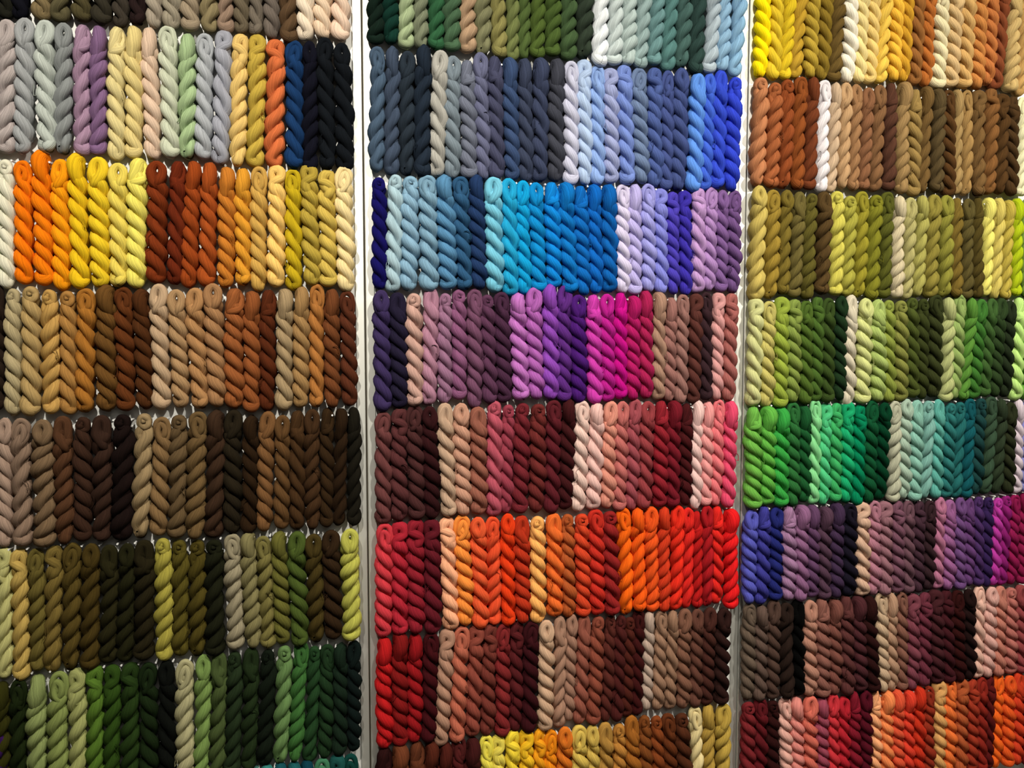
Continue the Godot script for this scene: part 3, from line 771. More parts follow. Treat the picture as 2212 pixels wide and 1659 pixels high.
			[-0.4618, 0.5100, -0.4618, 0.2480, 0.0360, 0.185, 0.267, 0.296, "Z", ""],
			[-0.4271, 0.5100, -0.4271, 0.2480, 0.0360, 0.196, 0.285, 0.308, "Z", ""],
			[-0.3924, 0.5100, -0.3924, 0.2480, 0.0360, 0.207, 0.304, 0.319, "Z", ""],
			[-0.3577, 0.5100, -0.3577, 0.2480, 0.0360, 0.218, 0.322, 0.330, "Z", ""],
			[-0.3230, 0.5100, -0.3230, 0.2480, 0.0360, 0.229, 0.341, 0.341, "Z", ""],
			[-0.2883, 0.5100, -0.2883, 0.2480, 0.0360, 0.241, 0.360, 0.352, "Z", ""],
			[-0.2536, 0.5100, -0.2536, 0.2480, 0.0360, 0.252, 0.378, 0.363, "Z", ""],
			[-0.2189, 0.5100, -0.2189, 0.2480, 0.0360, 0.263, 0.397, 0.374, "Z", ""],
		]],
		["topmost row of skeins on the middle board", [
			[0.0845, 2.3857, 0.0839, 2.1485, 0.0360, 0.082, 0.111, 0.110, "Z", ""],
			[0.1179, 2.3874, 0.1176, 2.1533, 0.0353, 0.067, 0.192, 0.163, "Z", ""],
			[0.1526, 2.3893, 0.1525, 2.1490, 0.0365, 0.580, 0.641, 0.499, "Z", ""],
			[0.1855, 2.3909, 0.1857, 2.1507, 0.0344, 0.429, 0.457, 0.376, "Z", ""],
			[0.2197, 2.3926, 0.2202, 2.1493, 0.0370, 0.177, 0.333, 0.224, "Z", ""],
			[0.2532, 2.3943, 0.2561, 2.1460, 0.0402, 0.255, 0.355, 0.265, "Z", ""],
			[0.2912, 2.3964, 0.2924, 2.1489, 0.0396, 0.628, 0.519, 0.421, "Z", ""],
			[0.3253, 2.3971, 0.3267, 2.1464, 0.0387, 0.439, 0.438, 0.326, "Z", ""],
			[0.3618, 2.3980, 0.3636, 2.1430, 0.0368, 0.481, 0.466, 0.278, "Z", ""],
			[0.3954, 2.3996, 0.3975, 2.1415, 0.0332, 0.394, 0.424, 0.259, "Z", ""],
			[0.4260, 2.4008, 0.4251, 2.1467, 0.0313, 0.286, 0.352, 0.181, "Z", ""],
			[0.4590, 2.4023, 0.4550, 2.1480, 0.0369, 0.272, 0.344, 0.166, "Z", ""],
			[0.4934, 2.4039, 0.4920, 2.1540, 0.0394, 0.251, 0.332, 0.161, "Z", ""],
			[0.5304, 2.4058, 0.5304, 2.1506, 0.0416, 0.234, 0.312, 0.204, "Z", ""],
			[0.5688, 2.4078, 0.5679, 2.1589, 0.0413, 0.178, 0.212, 0.169, "Z", ""],
			[0.6167, 2.4108, 0.6037, 2.1412, 0.0404, 0.847, 0.867, 0.888, "Z", ""],
			[0.6513, 2.4124, 0.6408, 2.1451, 0.0391, 0.695, 0.737, 0.742, "Z", ""],
			[0.6862, 2.4140, 0.6759, 2.1477, 0.0391, 0.633, 0.693, 0.691, "Z", ""],
			[0.7237, 2.4158, 0.7078, 2.1436, 0.0389, 0.521, 0.600, 0.605, "Z", ""],
			[0.7580, 2.4173, 0.7445, 2.1529, 0.0387, 0.373, 0.509, 0.518, "Z", ""],
			[0.7914, 2.4186, 0.7806, 2.1446, 0.0384, 0.295, 0.446, 0.441, "Z", ""],
			[0.8262, 2.4201, 0.8155, 2.1549, 0.0398, 0.244, 0.351, 0.335, "Z", ""],
			[0.8674, 2.4223, 0.8499, 2.1409, 0.0404, 0.164, 0.239, 0.223, "Z", ""],
			[0.9115, 2.4247, 0.8855, 2.1446, 0.0382, 0.615, 0.667, 0.710, "Z", ""],
			[0.9387, 2.4254, 0.9213, 2.1528, 0.0357, 0.504, 0.639, 0.752, "Z", ""],
			[0.9735, 2.4268, 0.9589, 2.1455, 0.0369, 0.483, 0.630, 0.752, "Z", ""],
		]],
		["second row of skeins on the middle board", [
			[0.0879, 2.1458, 0.0849, 1.8725, 0.0340, 0.253, 0.321, 0.402, "Z", "slate blue skein before a charcoal one, first along the second row, middle board"],
			[0.1216, 2.1485, 0.1178, 1.8668, 0.0342, 0.218, 0.261, 0.335, "Z", "charcoal skein after a slate blue one, second along the second row, middle board"],
			[0.1535, 2.1410, 0.1501, 1.8673, 0.0355, 0.131, 0.164, 0.203, "Z", "midnight blue skein after a charcoal one, third along the second row, middle board"],
			[0.1920, 2.1563, 0.1836, 1.8657, 0.0389, 0.103, 0.139, 0.189, "Z", "midnight blue skein before a warm grey one, fourth along the second row, middle board"],
			[0.2276, 2.1479, 0.2184, 1.8672, 0.0384, 0.611, 0.603, 0.580, "S", "warm grey skein after a midnight blue one, fifth along the second row, middle board"],
			[0.2582, 2.1410, 0.2547, 1.8657, 0.0366, 0.424, 0.470, 0.510, "S", "mid grey skein after a warm grey one, sixth along the second row, middle board"],
			[0.2901, 2.1322, 0.2934, 1.8653, 0.0378, 0.383, 0.401, 0.466, "S", "slate grey skein after a mid grey one, seventh along the second row, middle board"],
			[0.3203, 2.1542, 0.3282, 1.8658, 0.0359, 0.356, 0.366, 0.473, "S", "slate blue skein after a slate grey one, eighth along the second row, middle board"],
			[0.3538, 2.1464, 0.3577, 1.8682, 0.0379, 0.235, 0.242, 0.335, "S", "slate blue skein, ninth along the second row, middle board"],
			[0.3876, 2.1459, 0.3963, 1.8656, 0.0372, 0.196, 0.262, 0.396, "S", "slate blue skein before a midnight blue one, tenth along the second row, middle board"],
			[0.4240, 2.1477, 0.4286, 1.8649, 0.0364, 0.195, 0.222, 0.306, "S", "midnight blue skein after a slate blue one, eleventh along the second row, middle board"],
			[0.4617, 2.1506, 0.4623, 1.8664, 0.0388, 0.199, 0.227, 0.323, "S", "midnight blue skein before a charcoal one, twelfth along the second row, middle board"],
			[0.5021, 2.1527, 0.4996, 1.8691, 0.0390, 0.216, 0.223, 0.265, "S", "charcoal skein after a midnight blue one, thirteenth along the second row, middle board"],
			[0.5372, 2.1480, 0.5373, 1.8609, 0.0368, 0.704, 0.708, 0.797, "S", "powder blue skein after a charcoal one, fourteenth along the second row, middle board"],
			[0.5691, 2.1536, 0.5742, 1.8636, 0.0359, 0.628, 0.705, 0.834, "S", "powder blue skein before a sky blue one, fifteenth along the second row, middle board"],
			[0.6025, 2.1433, 0.6044, 1.8660, 0.0362, 0.493, 0.600, 0.806, "S", "sky blue skein after a powder blue one, sixteenth along the second row, middle board"],
			[0.6338, 2.1381, 0.6395, 1.8686, 0.0385, 0.549, 0.580, 0.741, "S", "pale lavender skein after a sky blue one, seventeenth along the second row, middle board"],
			[0.6676, 2.1493, 0.6785, 1.8680, 0.0394, 0.410, 0.490, 0.738, "S", "periwinkle skein after a pale lavender one, eighteenth along the second row, middle board"],
			[0.7054, 2.1434, 0.7154, 1.8718, 0.0407, 0.374, 0.442, 0.573, "S", "grey blue skein after a periwinkle one, nineteenth along the second row, middle board"],
			[0.7458, 2.1486, 0.7503, 1.8677, 0.0394, 0.263, 0.328, 0.544, "S", "denim blue skein after a grey blue one, twentieth along the second row, middle board"],
			[0.7830, 2.1448, 0.7806, 1.8601, 0.0335, 0.237, 0.286, 0.489, "S", "denim blue skein, twenty-first along the second row, middle board"],
			[0.8156, 2.1516, 0.8111, 1.8613, 0.0401, 0.227, 0.276, 0.467, "S", "denim blue skein before a cornflower blue one, twenty-second along the second row, middle board"],
			[0.8609, 2.1439, 0.8505, 1.8596, 0.0414, 0.324, 0.506, 0.811, "S", "cornflower blue skein after a denim blue one, twenty-third along the second row, middle board"],
			[0.8916, 2.1462, 0.8839, 1.8632, 0.0344, 0.222, 0.345, 0.744, "S", "royal blue skein after a cornflower blue one, twenty-fourth along the second row, middle board"],
			[0.9225, 2.1563, 0.9138, 1.8690, 0.0374, 0.181, 0.265, 0.726, "S", "royal blue skein, twenty-fifth along the second row, middle board"],
			[0.9602, 2.1456, 0.9516, 1.8637, 0.0403, 0.165, 0.233, 0.713, "S", "royal blue skein, twenty-sixth along the second row, middle board"],
		]],
		["third row of skeins on the middle board", [
			[0.0889, 1.8645, 0.0883, 1.6098, 0.0343, 0.063, 0.048, 0.323, "S", "indigo skein before an ice blue one, first along the third row, middle board"],
			[0.1262, 1.8713, 0.1173, 1.6039, 0.0372, 0.593, 0.693, 0.740, "S", "ice blue skein after an indigo one, second along the third row, middle board"],
			[0.1605, 1.8698, 0.1520, 1.6075, 0.0404, 0.472, 0.605, 0.701, "S", "pale turquoise skein after an ice blue one, third along the third row, middle board"],
			[0.1973, 1.8673, 0.1997, 1.6081, 0.0433, 0.437, 0.571, 0.663, "S", "grey blue skein after a pale turquoise one, fourth along the third row, middle board"],
			[0.2344, 1.8700, 0.2436, 1.6097, 0.0438, 0.295, 0.473, 0.618, "S", "steel blue skein after a grey blue one, fifth along the third row, middle board"],
			[0.2729, 1.8686, 0.2805, 1.6113, 0.0392, 0.153, 0.298, 0.433, "S", "slate blue skein after a steel blue one, sixth along the third row, middle board"],
			[0.3097, 1.8745, 0.3165, 1.6128, 0.0393, 0.105, 0.186, 0.333, "S", "navy skein after a slate blue one, seventh along the third row, middle board"],
			[0.3478, 1.8709, 0.3540, 1.6058, 0.0425, 0.398, 0.668, 0.766, "S", "pale turquoise skein after a navy one, eighth along the third row, middle board"],
			[0.3853, 1.8726, 0.3929, 1.5986, 0.0392, 0.111, 0.562, 0.742, "S", "cyan blue skein after a pale turquoise one, ninth along the third row, middle board"],
			[0.4186, 1.8666, 0.4266, 1.6034, 0.0345, 0.047, 0.543, 0.755, "S", "cyan blue skein before an azure one, tenth along the third row, middle board"],
			[0.4510, 1.8659, 0.4605, 1.6093, 0.0367, 0.039, 0.470, 0.717, "S", "azure skein after a cyan blue one, eleventh along the third row, middle board"],
			[0.4894, 1.8665, 0.4981, 1.6174, 0.0383, 0.039, 0.447, 0.749, "S", "azure skein, twelfth along the third row, middle board"],
			[0.5224, 1.8679, 0.5373, 1.6069, 0.0400, 0.039, 0.394, 0.679, "S", "azure skein before a cobalt blue one, thirteenth along the third row, middle board"],
			[0.5604, 1.8608, 0.5711, 1.6018, 0.0380, 0.039, 0.350, 0.647, "S", "cobalt blue skein after an azure one, fourteenth along the third row, middle board"],
			[0.5939, 1.8666, 0.6038, 1.6067, 0.0356, 0.039, 0.343, 0.666, "S", "cobalt blue skein, fifteenth along the third row, middle board"],
			[0.6313, 1.8682, 0.6380, 1.6104, 0.0394, 0.039, 0.326, 0.612, "S", "cobalt blue skein before a pale lavender one, sixteenth along the third row, middle board"],
			[0.6678, 1.8676, 0.6725, 1.6086, 0.0366, 0.754, 0.722, 0.836, "S", "pale lavender skein after a cobalt blue one, seventeenth along the third row, middle board"],
			[0.6986, 1.8722, 0.7013, 1.6045, 0.0358, 0.643, 0.609, 0.809, "S", "lavender skein after a pale lavender one, eighteenth along the third row, middle board"],
			[0.7333, 1.8726, 0.7387, 1.6117, 0.0363, 0.548, 0.545, 0.793, "S", "lavender skein before a periwinkle one, nineteenth along the third row, middle board"],
			[0.7661, 1.8617, 0.7716, 1.6098, 0.0347, 0.456, 0.468, 0.767, "S", "periwinkle skein after a lavender one, twentieth along the third row, middle board"],
			[0.7977, 1.8563, 0.8035, 1.6068, 0.0335, 0.259, 0.216, 0.626, "S", "violet blue skein after a periwinkle one, twenty-first along the third row, middle board"],
			[0.8295, 1.8599, 0.8382, 1.6049, 0.0339, 0.204, 0.163, 0.582, "S", "royal blue skein after a violet blue one, twenty-second along the third row, middle board"],
			[0.8652, 1.8681, 0.8692, 1.6110, 0.0375, 0.656, 0.517, 0.714, "S", "lilac skein after a royal blue one, twenty-third along the third row, middle board"],
			[0.9025, 1.8708, 0.8992, 1.6172, 0.0347, 0.590, 0.454, 0.662, "S", "lilac skein before a mauve one, twenty-fourth along the third row, middle board"],
			[0.9314, 1.8652, 0.9309, 1.6141, 0.0339, 0.437, 0.313, 0.518, "S", ""],
			[0.9643, 1.8654, 0.9640, 1.6122, 0.0368, 0.373, 0.262, 0.449, "S", "dusty purple skein after a mauve one, twenty-sixth along the third row, middle board"],
		]],
		["fourth row of skeins on the middle board", [
			[0.0903, 1.6067, 0.0926, 1.3343, 0.0395, 0.206, 0.159, 0.312, "S", "ink blue skein before a midnight blue one, first along the fourth row, middle board"],
			[0.1278, 1.6029, 0.1295, 1.3378, 0.0403, 0.113, 0.093, 0.175, "S", "midnight blue skein after an ink blue one, second along the fourth row, middle board"],
			[0.1646, 1.6055, 0.1636, 1.3436, 0.0399, 0.699, 0.556, 0.517, "S", "rose beige skein after a midnight blue one, third along the fourth row, middle board"],
			[0.2051, 1.6156, 0.1968, 1.3440, 0.0373, 0.627, 0.451, 0.535, "S", "old rose skein after a rose beige one, fourth along the fourth row, middle board"],
			[0.2372, 1.6064, 0.2346, 1.3476, 0.0352, 0.526, 0.376, 0.482, "S", "dusky rose skein after an old rose one, fifth along the fourth row, middle board"],
			[0.2696, 1.6165, 0.2673, 1.3557, 0.0363, 0.471, 0.289, 0.421, "S", "dusty purple skein after a dusky rose one, sixth along the fourth row, middle board"],
			[0.3056, 1.6127, 0.3046, 1.3342, 0.0366, 0.400, 0.253, 0.352, "S", "plum skein after a dusty purple one, seventh along the fourth row, middle board"],
			[0.3352, 1.6055, 0.3424, 1.3466, 0.0362, 0.313, 0.184, 0.281, "S", "plum skein before an aubergine one, eighth along the fourth row, middle board"],
			[0.3684, 1.6059, 0.3759, 1.3460, 0.0379, 0.244, 0.135, 0.223, "S", "aubergine skein after a plum one, ninth along the fourth row, middle board"],
			[0.4075, 1.6043, 0.4154, 1.3530, 0.0413, 0.661, 0.394, 0.675, "S", "orchid skein after an aubergine one, tenth along the fourth row, middle board"],
			[0.4458, 1.6178, 0.4541, 1.3534, 0.0396, 0.592, 0.327, 0.612, "S", "orchid skein before a purple one, eleventh along the fourth row, middle board"],
			[0.4855, 1.6260, 0.4909, 1.3517, 0.0403, 0.485, 0.242, 0.628, "S", "purple skein after an orchid one, twelfth along the fourth row, middle board"],
			[0.5222, 1.6244, 0.5222, 1.3466, 0.0370, 0.314, 0.141, 0.442, "S", "deep purple skein after a purple one, thirteenth along the fourth row, middle board"],
			[0.5559, 1.6050, 0.5608, 1.3425, 0.0405, 0.246, 0.080, 0.391, "S", "deep purple skein before a bright pink one, fourteenth along the fourth row, middle board"],
			[0.5944, 1.6032, 0.6020, 1.3417, 0.0394, 0.686, 0.200, 0.583, "S", "bright pink skein after a deep purple one, fifteenth along the fourth row, middle board"],
			[0.6286, 1.6081, 0.6341, 1.3434, 0.0377, 0.633, 0.102, 0.489, "S", "magenta skein after a bright pink one, sixteenth along the fourth row, middle board"],
			[0.6654, 1.6096, 0.6664, 1.3508, 0.0356, 0.661, 0.039, 0.464, "S", "magenta skein before a fuchsia one, seventeenth along the fourth row, middle board"],
			[0.6977, 1.6033, 0.6991, 1.3468, 0.0370, 0.602, 0.081, 0.338, "S", "fuchsia skein after a magenta one, eighteenth along the fourth row, middle board"],
			[0.7290, 1.6161, 0.7355, 1.3496, 0.0364, 0.572, 0.103, 0.281, "S", "raspberry skein after a fuchsia one, nineteenth along the fourth row, middle board"],
			[0.7642, 1.6143, 0.7687, 1.3455, 0.0349, 0.581, 0.453, 0.387, "S", "rose beige skein after a raspberry one, twentieth along the fourth row, middle board"],
			[0.7975, 1.5999, 0.7972, 1.3415, 0.0332, 0.528, 0.364, 0.343, "S", "old rose skein after a rose beige one, twenty-first along the fourth row, middle board"],
			[0.8295, 1.6060, 0.8271, 1.3375, 0.0336, 0.514, 0.367, 0.344, "S", "mushroom skein after an old rose one, twenty-second along the fourth row, middle board"],
			[0.8655, 1.6076, 0.8610, 1.3345, 0.0349, 0.304, 0.164, 0.146, "S", "cocoa skein after a mushroom one, twenty-third along the fourth row, middle board"],
			[0.8918, 1.6125, 0.8962, 1.3432, 0.0323, 0.186, 0.130, 0.136, "S", ""],
			[0.9271, 1.6118, 0.9242, 1.3427, 0.0330, 0.742, 0.531, 0.530, "S", "dusty pink skein after a black-brown one, twenty-fifth along the fourth row, middle board"],
			[0.9602, 1.6110, 0.9576, 1.3385, 0.0366, 0.562, 0.329, 0.316, "S", "old rose skein after a dusty pink one, twenty-sixth along the fourth row, middle board"],
		]],
		["fifth row of skeins on the middle board", [
			[0.0926, 1.3301, 0.0909, 1.0698, 0.0378, 0.373, 0.209, 0.210, "S", "cocoa skein, first along the fifth row, middle board"],
			[0.1295, 1.3378, 0.1271, 1.0766, 0.0392, 0.306, 0.159, 0.165, "S", "cocoa skein, second along the fifth row, middle board"],
			[0.1636, 1.3447, 0.1668, 1.0789, 0.0393, 0.255, 0.137, 0.139, "S", "cocoa skein before a dark brown one, third along the fifth row, middle board"],
			[0.1978, 1.3408, 0.2025, 1.0770, 0.0393, 0.170, 0.059, 0.070, "S", "dark brown skein after a cocoa one, fourth along the fifth row, middle board"],
			[0.2346, 1.3487, 0.2419, 1.0816, 0.0390, 0.686, 0.571, 0.484, "S", "rose beige skein after a dark brown one, fifth along the fifth row, middle board"],
			[0.2717, 1.3469, 0.2771, 1.0820, 0.0401, 0.693, 0.517, 0.438, "S", "salmon skein after a rose beige one, sixth along the fifth row, middle board"],
			[0.3124, 1.3385, 0.3138, 1.0812, 0.0415, 0.524, 0.320, 0.266, "S", "reddish brown skein after a salmon one, seventh along the fifth row, middle board"],
			[0.3524, 1.3563, 0.3508, 1.0748, 0.0388, 0.638, 0.287, 0.350, "S", "rose skein after a reddish brown one, eighth along the fifth row, middle board"],
			[0.3872, 1.3469, 0.3802, 1.0811, 0.0334, 0.525, 0.209, 0.267, "S", "oxblood skein after a rose one, ninth along the fifth row, middle board"],
			[0.4211, 1.3496, 0.4121, 1.0806, 0.0393, 0.389, 0.120, 0.151, "S", "oxblood skein before a mahogany one, tenth along the fifth row, middle board"],
			[0.4599, 1.3478, 0.4534, 1.0808, 0.0408, 0.365, 0.137, 0.134, "S", "mahogany skein after an oxblood one, eleventh along the fifth row, middle board"],
			[0.4978, 1.3493, 0.4917, 1.0777, 0.0385, 0.316, 0.094, 0.125, "S", "maroon skein after a mahogany one, twelfth along the fifth row, middle board"],
			[0.5350, 1.3520, 0.5256, 1.0829, 0.0383, 0.215, 0.064, 0.076, "S", "maroon skein before a pale salmon one, thirteenth along the fifth row, middle board"],
			[0.5690, 1.3469, 0.5598, 1.0754, 0.0382, 0.827, 0.701, 0.666, "S", "pale salmon skein after a maroon one, fourteenth along the fifth row, middle board"],
			[0.6056, 1.3417, 0.5978, 1.0793, 0.0397, 0.824, 0.660, 0.638, "S", "pale salmon skein before a salmon one, fifteenth along the fifth row, middle board"],
			[0.6413, 1.3444, 0.6350, 1.0809, 0.0369, 0.748, 0.491, 0.432, "S", "salmon skein after a pale salmon one, sixteenth along the fifth row, middle board"],
			[0.6725, 1.3472, 0.6652, 1.0736, 0.0354, 0.657, 0.362, 0.351, "S", "terracotta skein after a salmon one, seventeenth along the fifth row, middle board"],
			[0.7051, 1.3489, 0.6981, 1.0720, 0.0347, 0.544, 0.256, 0.289, "S", "rose skein after a terracotta one, eighteenth along the fifth row, middle board"],
			[0.7380, 1.3461, 0.7300, 1.0762, 0.0385, 0.505, 0.205, 0.223, "S", "oxblood skein after a rose one, nineteenth along the fifth row, middle board"],
			[0.7737, 1.3431, 0.7720, 1.0765, 0.0394, 0.483, 0.106, 0.148, "S", "brick red skein after an oxblood one, twentieth along the fifth row, middle board"],
			[0.8083, 1.3448, 0.8069, 1.0759, 0.0371, 0.396, 0.076, 0.124, "S", "oxblood skein after a brick red one, twenty-first along the fifth row, middle board"],
			[0.8421, 1.3349, 0.8421, 1.0778, 0.0353, 0.232, 0.057, 0.069, "S", "maroon skein after an oxblood one, twenty-second along the fifth row, middle board"],
			[0.8722, 1.3448, 0.8727, 1.0656, 0.0318, 0.837, 0.689, 0.677, "S", ""],
			[0.9026, 1.3396, 0.8981, 1.0739, 0.0321, 0.814, 0.531, 0.531, "S", ""],
			[0.9319, 1.3425, 0.9264, 1.0713, 0.0329, 0.802, 0.409, 0.436, "S", ""],
			[0.9640, 1.3408, 0.9600, 1.0684, 0.0367, 0.782, 0.258, 0.382, "S", "crimson skein after a rose pink one, twenty-sixth along the fifth row, middle board"],
		]],
		["sixth row of skeins on the middle board", [
			[0.0931, 1.0708, 0.0871, 0.8040, 0.0396, 0.750, 0.211, 0.252, "S", "crimson skein, first along the sixth row, middle board"],
			[0.1281, 1.0722, 0.1246, 0.8096, 0.0405, 0.637, 0.135, 0.194, "S", "crimson skein before a brick red one, second along the sixth row, middle board"],
			[0.1625, 1.0780, 0.1636, 0.8085, 0.0423, 0.506, 0.108, 0.158, "S", "brick red skein after a crimson one, third along the sixth row, middle board"],
			[0.2014, 1.0738, 0.2029, 0.8018, 0.0410, 0.344, 0.081, 0.123, "S", "oxblood skein after a brick red one, fourth along the sixth row, middle board"],
			[0.2353, 1.0786, 0.2481, 0.8080, 0.0401, 0.897, 0.638, 0.498, "S", "salmon skein after an oxblood one, fifth along the sixth row, middle board"],
			[0.2716, 1.0822, 0.2816, 0.8164, 0.0407, 0.890, 0.517, 0.222, "S", "orange skein after a salmon one, sixth along the sixth row, middle board"],
			[0.3104, 1.0758, 0.3186, 0.8088, 0.0400, 0.823, 0.320, 0.177, "S", "scarlet skein after an orange one, seventh along the sixth row, middle board"],
			[0.3463, 1.0739, 0.3514, 0.8117, 0.0359, 0.825, 0.285, 0.157, "Z", "scarlet skein, eighth along the sixth row, middle board"],
			[0.3836, 1.0798, 0.3845, 0.8078, 0.0364, 0.828, 0.220, 0.071, "S", "scarlet skein before a tomato red one, ninth along the sixth row, middle board"],
			[0.4178, 1.0747, 0.4214, 0.8104, 0.0392, 0.658, 0.181, 0.089, "S", "tomato red skein after a scarlet one, tenth along the sixth row, middle board"],
			[0.4569, 1.0750, 0.4585, 0.8062, 0.0402, 0.901, 0.641, 0.354, "S", "apricot skein after a tomato red one, eleventh along the sixth row, middle board"],
			[0.4975, 1.0763, 0.5030, 0.8199, 0.0406, 0.836, 0.384, 0.158, "S", "burnt orange skein after an apricot one, twelfth along the sixth row, middle board"],
			[0.5326, 1.0757, 0.5385, 0.8147, 0.0363, 0.622, 0.302, 0.146, "S", "russet skein after a burnt orange one, thirteenth along the sixth row, middle board"],
			[0.5693, 1.0761, 0.5731, 0.8154, 0.0389, 0.747, 0.238, 0.129, "S", "tomato red skein after a russet one, fourteenth along the sixth row, middle board"],
			[0.6038, 1.0790, 0.6103, 0.8147, 0.0403, 0.701, 0.162, 0.119, "S", "tomato red skein before a brick red one, fifteenth along the sixth row, middle board"],
			[0.6410, 1.0794, 0.6479, 0.8140, 0.0415, 0.507, 0.116, 0.116, "S", "brick red skein after a tomato red one, sixteenth along the sixth row, middle board"],
			[0.6761, 1.0789, 0.6871, 0.8085, 0.0375, 0.879, 0.364, 0.061, "Z", "orange skein after a brick red one, seventeenth along the sixth row, middle board"],
			[0.7140, 1.0770, 0.7204, 0.8177, 0.0384, 0.844, 0.316, 0.068, "Z", "scarlet skein after an orange one, eighteenth along the sixth row, middle board"],
			[0.7484, 1.0776, 0.7552, 0.8125, 0.0371, 0.818, 0.293, 0.096, "Z", "scarlet skein, nineteenth along the sixth row, middle board"],
			[0.7857, 1.0758, 0.7853, 0.8101, 0.0355, 0.719, 0.198, 0.097, "Z", "scarlet skein before a bright red one, twentieth along the sixth row, middle board"],
			[0.8207, 1.0776, 0.8206, 0.8097, 0.0364, 0.811, 0.158, 0.097, "Z", "bright red skein after a scarlet one, twenty-first along the sixth row, middle board"],
			[0.8498, 1.0738, 0.8524, 0.8108, 0.0335, 0.769, 0.145, 0.115, "Z", ""],
			[0.8754, 1.0595, 0.8805, 0.8110, 0.0311, 0.637, 0.106, 0.104, "Z", ""],
			[0.9019, 1.0772, 0.9076, 0.8113, 0.0334, 0.600, 0.090, 0.119, "Z", ""],
			[0.9315, 1.0698, 0.9334, 0.8165, 0.0340, 0.783, 0.137, 0.118, "S", ""],
			[0.9666, 1.0645, 0.9714, 0.8026, 0.0391, 0.804, 0.096, 0.108, "Z", "bright red skein, twenty-sixth along the sixth row, middle board"],
		]],
		["seventh row of skeins on the middle board", [
			[0.0892, 0.8038, 0.0886, 0.5374, 0.0388, 0.685, 0.100, 0.112, "S", "tomato red skein before a brick red one, first along the seventh row, middle board"],
			[0.1247, 0.8152, 0.1222, 0.5413, 0.0389, 0.467, 0.080, 0.082, "S", "brick red skein after a tomato red one, second along the seventh row, middle board"],
			[0.1614, 0.8065, 0.1571, 0.5427, 0.0369, 0.549, 0.079, 0.101, "S", "brick red skein before a maroon one, third along the seventh row, middle board"],
			[0.1985, 0.8044, 0.1912, 0.5421, 0.0368, 0.233, 0.045, 0.068, "S", "maroon skein after a brick red one, fourth along the seventh row, middle board"],
			[0.2382, 0.8077, 0.2188, 0.5263, 0.0374, 0.659, 0.499, 0.420, "S", "rose beige skein after a maroon one, fifth along the seventh row, middle board"],
			[0.2726, 0.8127, 0.2568, 0.5343, 0.0386, 0.690, 0.376, 0.297, "S", "terracotta skein after a rose beige one, sixth along the seventh row, middle board"],
			[0.3073, 0.8097, 0.2963, 0.5400, 0.0375, 0.522, 0.257, 0.213, "S", "reddish brown skein after a terracotta one, seventh along the seventh row, middle board"],
			[0.3412, 0.8126, 0.3327, 0.5392, 0.0365, 0.420, 0.192, 0.164, "S", "mahogany skein after a reddish brown one, eighth along the seventh row, middle board"],
			[0.3731, 0.8099, 0.3693, 0.5349, 0.0370, 0.459, 0.140, 0.146, "S", "oxblood skein after a mahogany one, ninth along the seventh row, middle board"],
			[0.4064, 0.8140, 0.4029, 0.5403, 0.0347, 0.308, 0.098, 0.111, "S", "maroon skein after an oxblood one, tenth along the seventh row, middle board"],
			[0.4422, 0.8110, 0.4367, 0.5387, 0.0395, 0.202, 0.051, 0.074, "S", "maroon skein before a sand one, eleventh along the seventh row, middle board"],
			[0.4795, 0.8125, 0.4767, 0.5341, 0.0403, 0.741, 0.606, 0.503, "S", "sand skein after a maroon one, twelfth along the seventh row, middle board"],
			[0.5160, 0.8188, 0.5146, 0.5356, 0.0329, 0.607, 0.463, 0.389, "Z", "rose beige skein after a sand one, thirteenth along the seventh row, middle board"],
			[0.5468, 0.8198, 0.5385, 0.5519, 0.0315, 0.578, 0.430, 0.363, "S", "rose beige skein before a reddish brown one, fourteenth along the seventh row, middle board"],
			[0.5791, 0.8172, 0.5662, 0.5392, 0.0352, 0.533, 0.304, 0.251, "S", "reddish brown skein after a rose beige one, fifteenth along the seventh row, middle board"],
			[0.6152, 0.8155, 0.6001, 0.5378, 0.0370, 0.490, 0.252, 0.196, "S", "reddish brown skein before a maroon one, sixteenth along the seventh row, middle board"],
			[0.6479, 0.8140, 0.6354, 0.5373, 0.0319, 0.315, 0.142, 0.120, "S", "maroon skein after a reddish brown one, seventeenth along the seventh row, middle board"],
			[0.6748, 0.8118, 0.6649, 0.5388, 0.0336, 0.267, 0.101, 0.095, "S", "maroon skein, eighteenth along the seventh row, middle board"],
			[0.6982, 0.8064, 0.6896, 0.5445, 0.0329, 0.286, 0.115, 0.098, "S", ""],
			[0.7216, 0.8164, 0.7157, 0.5488, 0.0335, 0.220, 0.060, 0.062, "S", "maroon skein before a rose beige one, twentieth along the seventh row, middle board"],
			[0.7502, 0.8141, 0.7443, 0.5565, 0.0312, 0.679, 0.590, 0.540, "S", ""],
			[0.7828, 0.8103, 0.7759, 0.5519, 0.0333, 0.565, 0.434, 0.356, "S", ""],
			[0.8131, 0.8079, 0.8089, 0.5507, 0.0330, 0.542, 0.414, 0.336, "S", ""],
			[0.8435, 0.8103, 0.8447, 0.5504, 0.0372, 0.441, 0.300, 0.241, "S", "chocolate brown skein after a mushroom one, twenty-fourth along the seventh row, middle board"],
			[0.8792, 0.8111, 0.8781, 0.5529, 0.0350, 0.355, 0.225, 0.191, "S", ""],
			[0.9141, 0.8083, 0.9079, 0.5522, 0.0365, 0.255, 0.146, 0.121, "S", ""],
			[0.9517, 0.8078, 0.9471, 0.5541, 0.0408, 0.156, 0.080, 0.071, "S", "black-brown skein after a dark brown one, twenty-seventh along the seventh row, middle board"],
		]],
		["lowest row of skeins on the middle board", [
			[0.0854, 0.5367, 0.0836, 0.2691, 0.0406, 0.164, 0.080, 0.059, "S", ""],
